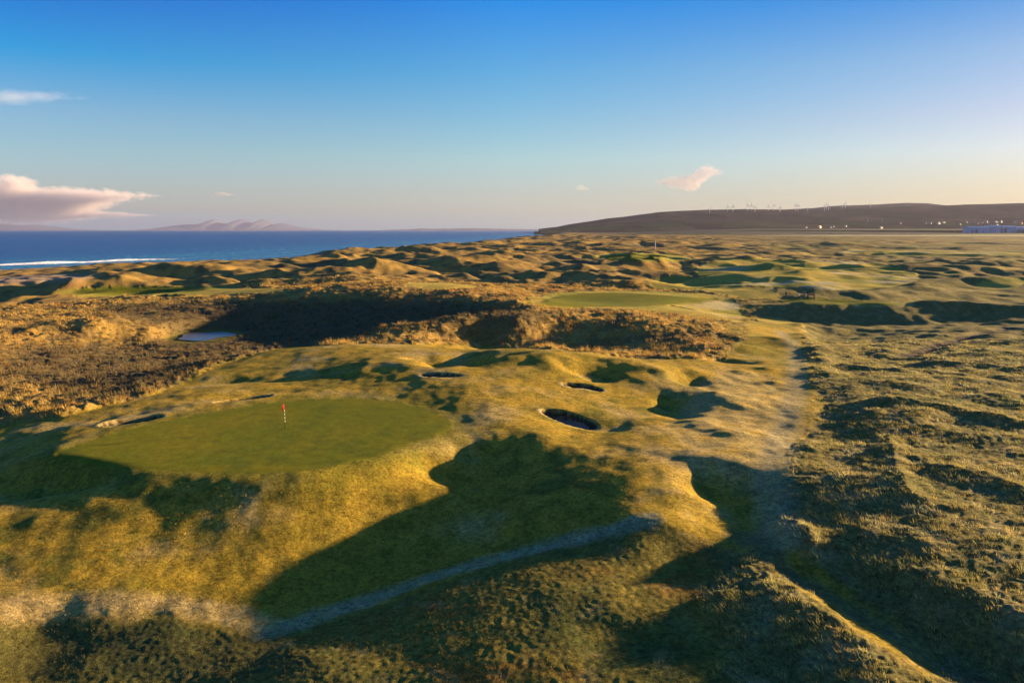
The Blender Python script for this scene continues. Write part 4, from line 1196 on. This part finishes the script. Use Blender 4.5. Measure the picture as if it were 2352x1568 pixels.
# ------------------------------------------------------------------ grass as blades
def blade_material():
    m = bpy.data.materials.new("grass_blades"); m.use_nodes = True; t = m.node_tree; L = t.links.new
    b = t.nodes["Principled BSDF"]; b.inputs["Roughness"].default_value = .75; b.inputs["Specular IOR Level"].default_value = .12
    a = t.nodes.new("ShaderNodeAttribute"); a.attribute_name = "blade_colour"
    tr = t.nodes.new("ShaderNodeBsdfTranslucent"); mx = t.nodes.new("ShaderNodeMixShader"); mx.inputs[0].default_value = .3
    L(a.outputs["Color"], b.inputs["Base Color"]); L(a.outputs["Color"], tr.inputs["Color"])
    L(b.outputs[0], mx.inputs[1]); L(tr.outputs[0], mx.inputs[2]); L(mx.outputs[0], t.nodes["Material Output"].inputs["Surface"])
    return m
M_BLADE = blade_material()
rng = np.random.default_rng(7)
def blades(name, mask, r0, r1, a0, a1, dens, fall, nb, hgt_m, spread, width, gain, lean, label):
    """tufts scattered over the ground where mask (a grid array) is set; one mesh of single-triangle blades"""
    area = 0.5 * (r1**2 - r0**2) * math.radians(a1 - a0)
    n = int(area * dens)
    r = np.sqrt(rng.uniform(r0**2, r1**2, n)); t = np.radians(rng.uniform(a0, a1, n))
    keep = rng.uniform(0, 1, n) < np.minimum(1, (r0 / r) ** fall)
    r, t = r[keep], t[keep]; x, y = r * np.sin(t), r * np.cos(t)
    mk = hgt(x, y, mask); cl = vnoise(x / 1.7, y / 1.7, 301)
    keep = rng.uniform(0, 1, len(x)) < mk * (0.55 + .6 * cl)
    x, y, r = x[keep], y[keep], r[keep]
    n = len(x)
    z = hgt(x, y)
    col = np.stack([hgt(x, y, C[..., k]) for k in range(3)], 1)
    s = (0.6 + 0.8 * rng.random(n)) * (1 + .35 * vnoise(x / 5, y / 5, 302))
    big = rng.random(n) < .06; s[big] *= 1.5
    hue = rng.normal(0, 1, (n, 1)) * np.array([[.10, .0, -.12]]) + rng.normal(0, .16, (n, 1))
    col = np.clip(col * gain * (1 + hue), .004, .9)
    ex = np.maximum(1, r / 90.0) ** .8                       # fewer but wider blades far off
    k = nb
    X0 = np.repeat(x, k); Y0 = np.repeat(y, k); Z0 = np.repeat(z, k); S = np.repeat(s, k); E = np.repeat(ex, k)
    a = rng.uniform(0, 2 * np.pi, n * k); rad = np.sqrt(rng.random(n * k)) * spread * S
    bx, by = X0 + rad * np.cos(a), Y0 + rad * np.sin(a)
    h = hgt_m * S * (0.6 + .6 * rng.random(n * k))
    out = rng.uniform(.1, .75, n * k)
    w = width * E * (0.7 + .6 * rng.random(n * k)); wa = rng.uniform(0, np.pi, n * k)
    tx = bx + h * (out * np.cos(a) + lean[0]); ty = by + h * (out * np.sin(a) + lean[1]); tz = Z0 + h * (1 - .35 * out)
    co_ = np.stack([np.stack([bx - w*np.cos(wa), by - w*np.sin(wa), Z0 - .06], 1), np.stack([bx + w*np.cos(wa), by + w*np.sin(wa), Z0 - .06], 1), np.stack([tx, ty, tz], 1)], 1).reshape(-1, 3)
    f = np.arange(len(co_)).reshape(-1, 3)
    o = mesh_np(name, co_, f, M_BLADE, smooth=False)
    bc = np.repeat(col, k, 0) * rng.uniform(.75, 1.25, (n * k, 1))
    set_col(o, "blade_colour", np.repeat(bc, 3, 0))
    tag(o, label, kind="stuff")
    print(name, n, len(f))
    return o
bank = (m_mown * sstep(1.0, 2.5, d_green) * sstep(60, 54, RR) * .9 * (PX < 1500))
blades("dune_grass", m_marram * (1 - m_sand), 60, 260, -37, 20, 3.0, 1.2, 16, .50, .22, .028, 1.5, (-.15, -.05), "long golden dune grass on the hummocks")
blades("rough_grass", m_field, 26, 150, 12, 37, 15.0, 1.1, 14, .20, .20, .016, 2.7, (-.5, -.2), "rank tussocky grass of the right-hand rough")
blades("short_grass", np.maximum(m_short, bank), 24, 80, -37, 30, 42.0, 1.2, 7, .08, .10, .011, 1.45, (-.15, 0), "short unmown grass on the near slopes")

# ------------------------------------------------------------------ clouds
def cloud(top, bot, Yd, depth, dens, scale, soft, wob, col, label, seed):
    """a bank of vapour: its density is shaped by a top and a bottom profile along x, broken up by noise"""
    x0, x1 = top[0][0], top[-1][0]
    c = at_range((x0 + x1) / 2, (sum(p[1] for p in top) / len(top) + sum(p[1] for p in bot) / len(bot)) / 2, Yd)
    W = (x1 - x0) / F * Yd / math.cos(PITCH) * 1.0
    wx = lambda px: at_range(px, top[0][1], Yd).x
    X0, X1 = wx(x0), wx(x1)
    zt = [(wx(p[0]), at_range(p[0], p[1], Yd).z - c.z) for p in top]; zb = [(wx(p[0]), at_range(p[0], p[1], Yd).z - c.z) for p in bot]
    zlo, zhi = min(z for _, z in zb) - soft * 2, max(z for _, z in zt) + soft * 2
    m = bpy.data.materials.new("cloud_vapour"); m.use_nodes = True; t = m.node_tree; L = t.links.new
    t.nodes.remove(t.nodes["Principled BSDF"])
    def math_(op, a, b=None, c_=None):
        n = t.nodes.new("ShaderNodeMath"); n.operation = op
        for i, v in enumerate((a, b, c_)):
            if v is None: continue
            if isinstance(v, (int, float)): n.inputs[i].default_value = v
            else: L(v, n.inputs[i])
        return n.outputs[0]
    tc = t.nodes.new("ShaderNodeTexCoord"); sp = t.nodes.new("ShaderNodeSeparateXYZ"); L(tc.outputs["Object"], sp.inputs[0])
    u = t.nodes.new("ShaderNodeMapRange"); u.inputs[1].default_value = X0 - c.x; u.inputs[2].default_value = X1 - c.x; L(sp.outputs[0], u.inputs[0])
    def prof(pts):
        r = t.nodes.new("ShaderNodeValToRGB"); r.color_ramp.interpolation = 'CARDINAL'; L(u.outputs[0], r.inputs[0])
        while len(r.color_ramp.elements) < len(pts): r.color_ramp.elements.new(.5)
        for e, (x, z) in zip(r.color_ramp.elements, pts):
            k = (z - zlo) / (zhi - zlo); e.position = (x - X0) / (X1 - X0); e.color = (k, k, k, 1)
        return math_('MULTIPLY_ADD', r.outputs[0], zhi - zlo, zlo)
    T, B_ = prof(zt), prof(zb)
    d1 = math_('SUBTRACT', T, sp.outputs[2]); d2 = math_('SUBTRACT', sp.outputs[2], B_)
    d3 = math_('MULTIPLY', math_('SUBTRACT', depth * .8, math_('ABSOLUTE', sp.outputs[1])), .6)
    d4 = math_('MULTIPLY', math_('SUBTRACT', (X1 - X0) / 2, math_('ABSOLUTE', sp.outputs[0])), .3)
    sd = math_('DIVIDE', math_('MINIMUM', math_('MINIMUM', d1, d2), math_('MINIMUM', d3, d4)), soft)
    mp = t.nodes.new("ShaderNodeMapping"); mp.inputs["Scale"].default_value = (scale, scale, scale * 1.4); mp.inputs["Location"].default_value = (seed, seed * 2, 0)
    n = t.nodes.new("ShaderNodeTexNoise"); n.inputs["Scale"].default_value = 1; n.inputs["Detail"].default_value = 5; n.inputs["Roughness"].default_value = .6
    L(tc.outputs["Object"], mp.inputs[0]); L(mp.outputs[0], n.inputs["Vector"])
    q = math_('ADD', sd, math_('MULTIPLY', math_('SUBTRACT', n.outputs["Fac"], .5), wob))
    r = t.nodes.new("ShaderNodeMapRange"); r.interpolation_type = 'SMOOTHSTEP'; r.inputs[1].default_value = 0; r.inputs[2].default_value = 1; r.inputs[3].default_value = 0; r.inputs[4].default_value = dens
    L(q, r.inputs[0])
    v = t.nodes.new("ShaderNodeVolumePrincipled"); v.inputs["Color"].default_value = (*col, 1); v.inputs["Anisotropy"].default_value = .15
    L(r.outputs[0], v.inputs["Density"]); L(v.outputs[0], t.nodes["Material Output"].inputs["Volume"])
    # closed hull just outside the vapour
    n_, k_ = 60, 20; V = []
    for i in range(n_):
        x = X0 + (X1 - X0) * i / (n_ - 1)
        a = np.interp(x, [p[0] for p in zt], [p[1] for p in zt]) + soft * .55; b = np.interp(x, [p[0] for p in zb], [p[1] for p in zb]) - soft * .55
        e = math.sqrt(max(.003, 1 - abs(2 * i / (n_ - 1) - 1) ** 5))
        for j in range(k_):
            t_ = 2 * math.pi * j / k_; cs, sn = math.cos(t_), math.sin(t_)
            cs = math.copysign(abs(cs) ** .5, cs); sn = math.copysign(abs(sn) ** .8, sn)
            V.append((x - c.x, cs * depth * e, (a + b) / 2 + sn * (a - b) / 2 * e))
    f = [(i*k_ + j, (i+1)*k_ + j, (i+1)*k_ + (j+1) % k_, i*k_ + (j+1) % k_) for i in range(n_-1) for j in range(k_)]
    f += [tuple(range(k_)), tuple((n_-1)*k_ + j for j in range(k_))[::-1]]
    me = bpy.data.meshes.new("cloud"); me.from_pydata(V, [], f); me.update()
    import bmesh
    bm = bmesh.new(); bm.from_mesh(me); bmesh.ops.recalc_face_normals(bm, faces=bm.faces); bm.to_mesh(me); bm.free()
    o = link("cloud", me, None, m); o.location = c
    tag(o, label, "cloud")
    return o
YC = 66000.0
MAUVE = (.80, .74, .84)
cloud([(-120,440),(-30,420),(4,416),(18,404),(40,401),(62,410),(78,428),(110,434),(150,430),(200,434),(260,438),(330,444),(370,448)],
      [(-120,517),(0,515),(110,512),(185,506),(215,488),(250,468),(300,457),(370,450)], YC, 2400, .0007, 1/800, 430, 4.2, (.84,.77,.82), "big pink and mauve cumulus cloud low over the sea at the far left", 3)
cloud([(150,494),(200,486),(260,485),(300,489),(360,492)], [(150,502),(220,503),(280,501),(360,496)], YC, 900, .0009, 1/800, 200, 1.5, MAUVE, "thin flat mauve cloud strand just under the big cumulus", 5)
cloud([(480,446),(502,441),(518,442),(540,447)], [(480,449),(505,452),(520,451),(540,449)], YC, 500, .0011, 1/300, 110, 1.2, (.55,.55,.62), "tiny grey cloud alone above the three-peaked island", 7)
cloud([(1316,432),(1330,423),(1342,426),(1356,432)], [(1316,437),(1335,439),(1356,437)], YC, 450, .0007, 1/300, 160, 1.4, (.6,.6,.64), "tiny grey puff of cloud left of the pink cloud", 9)
cloud([(1500,418),(1535,406),(1560,403),(1585,398),(1600,388),(1618,379),(1635,382),(1662,392)], [(1500,423),(1535,430),(1560,435),(1590,441),(1608,430),(1628,410),(1662,400)], YC, 1000,
      .0006, 1/420, 380, 3.6, (.66,.54,.58), "small ragged pink cloud above the headland", 11)
cloud([(-60,220),(0,212),(60,211),(120,213),(200,218)], [(-60,238),(0,238),(60,235),(120,228),(200,221)], YC, 2500, .00012, 1/1300, 420, 1.8, (.9,.92,1), "faint white streak of high cloud at the upper left", 13)
#MORE2#
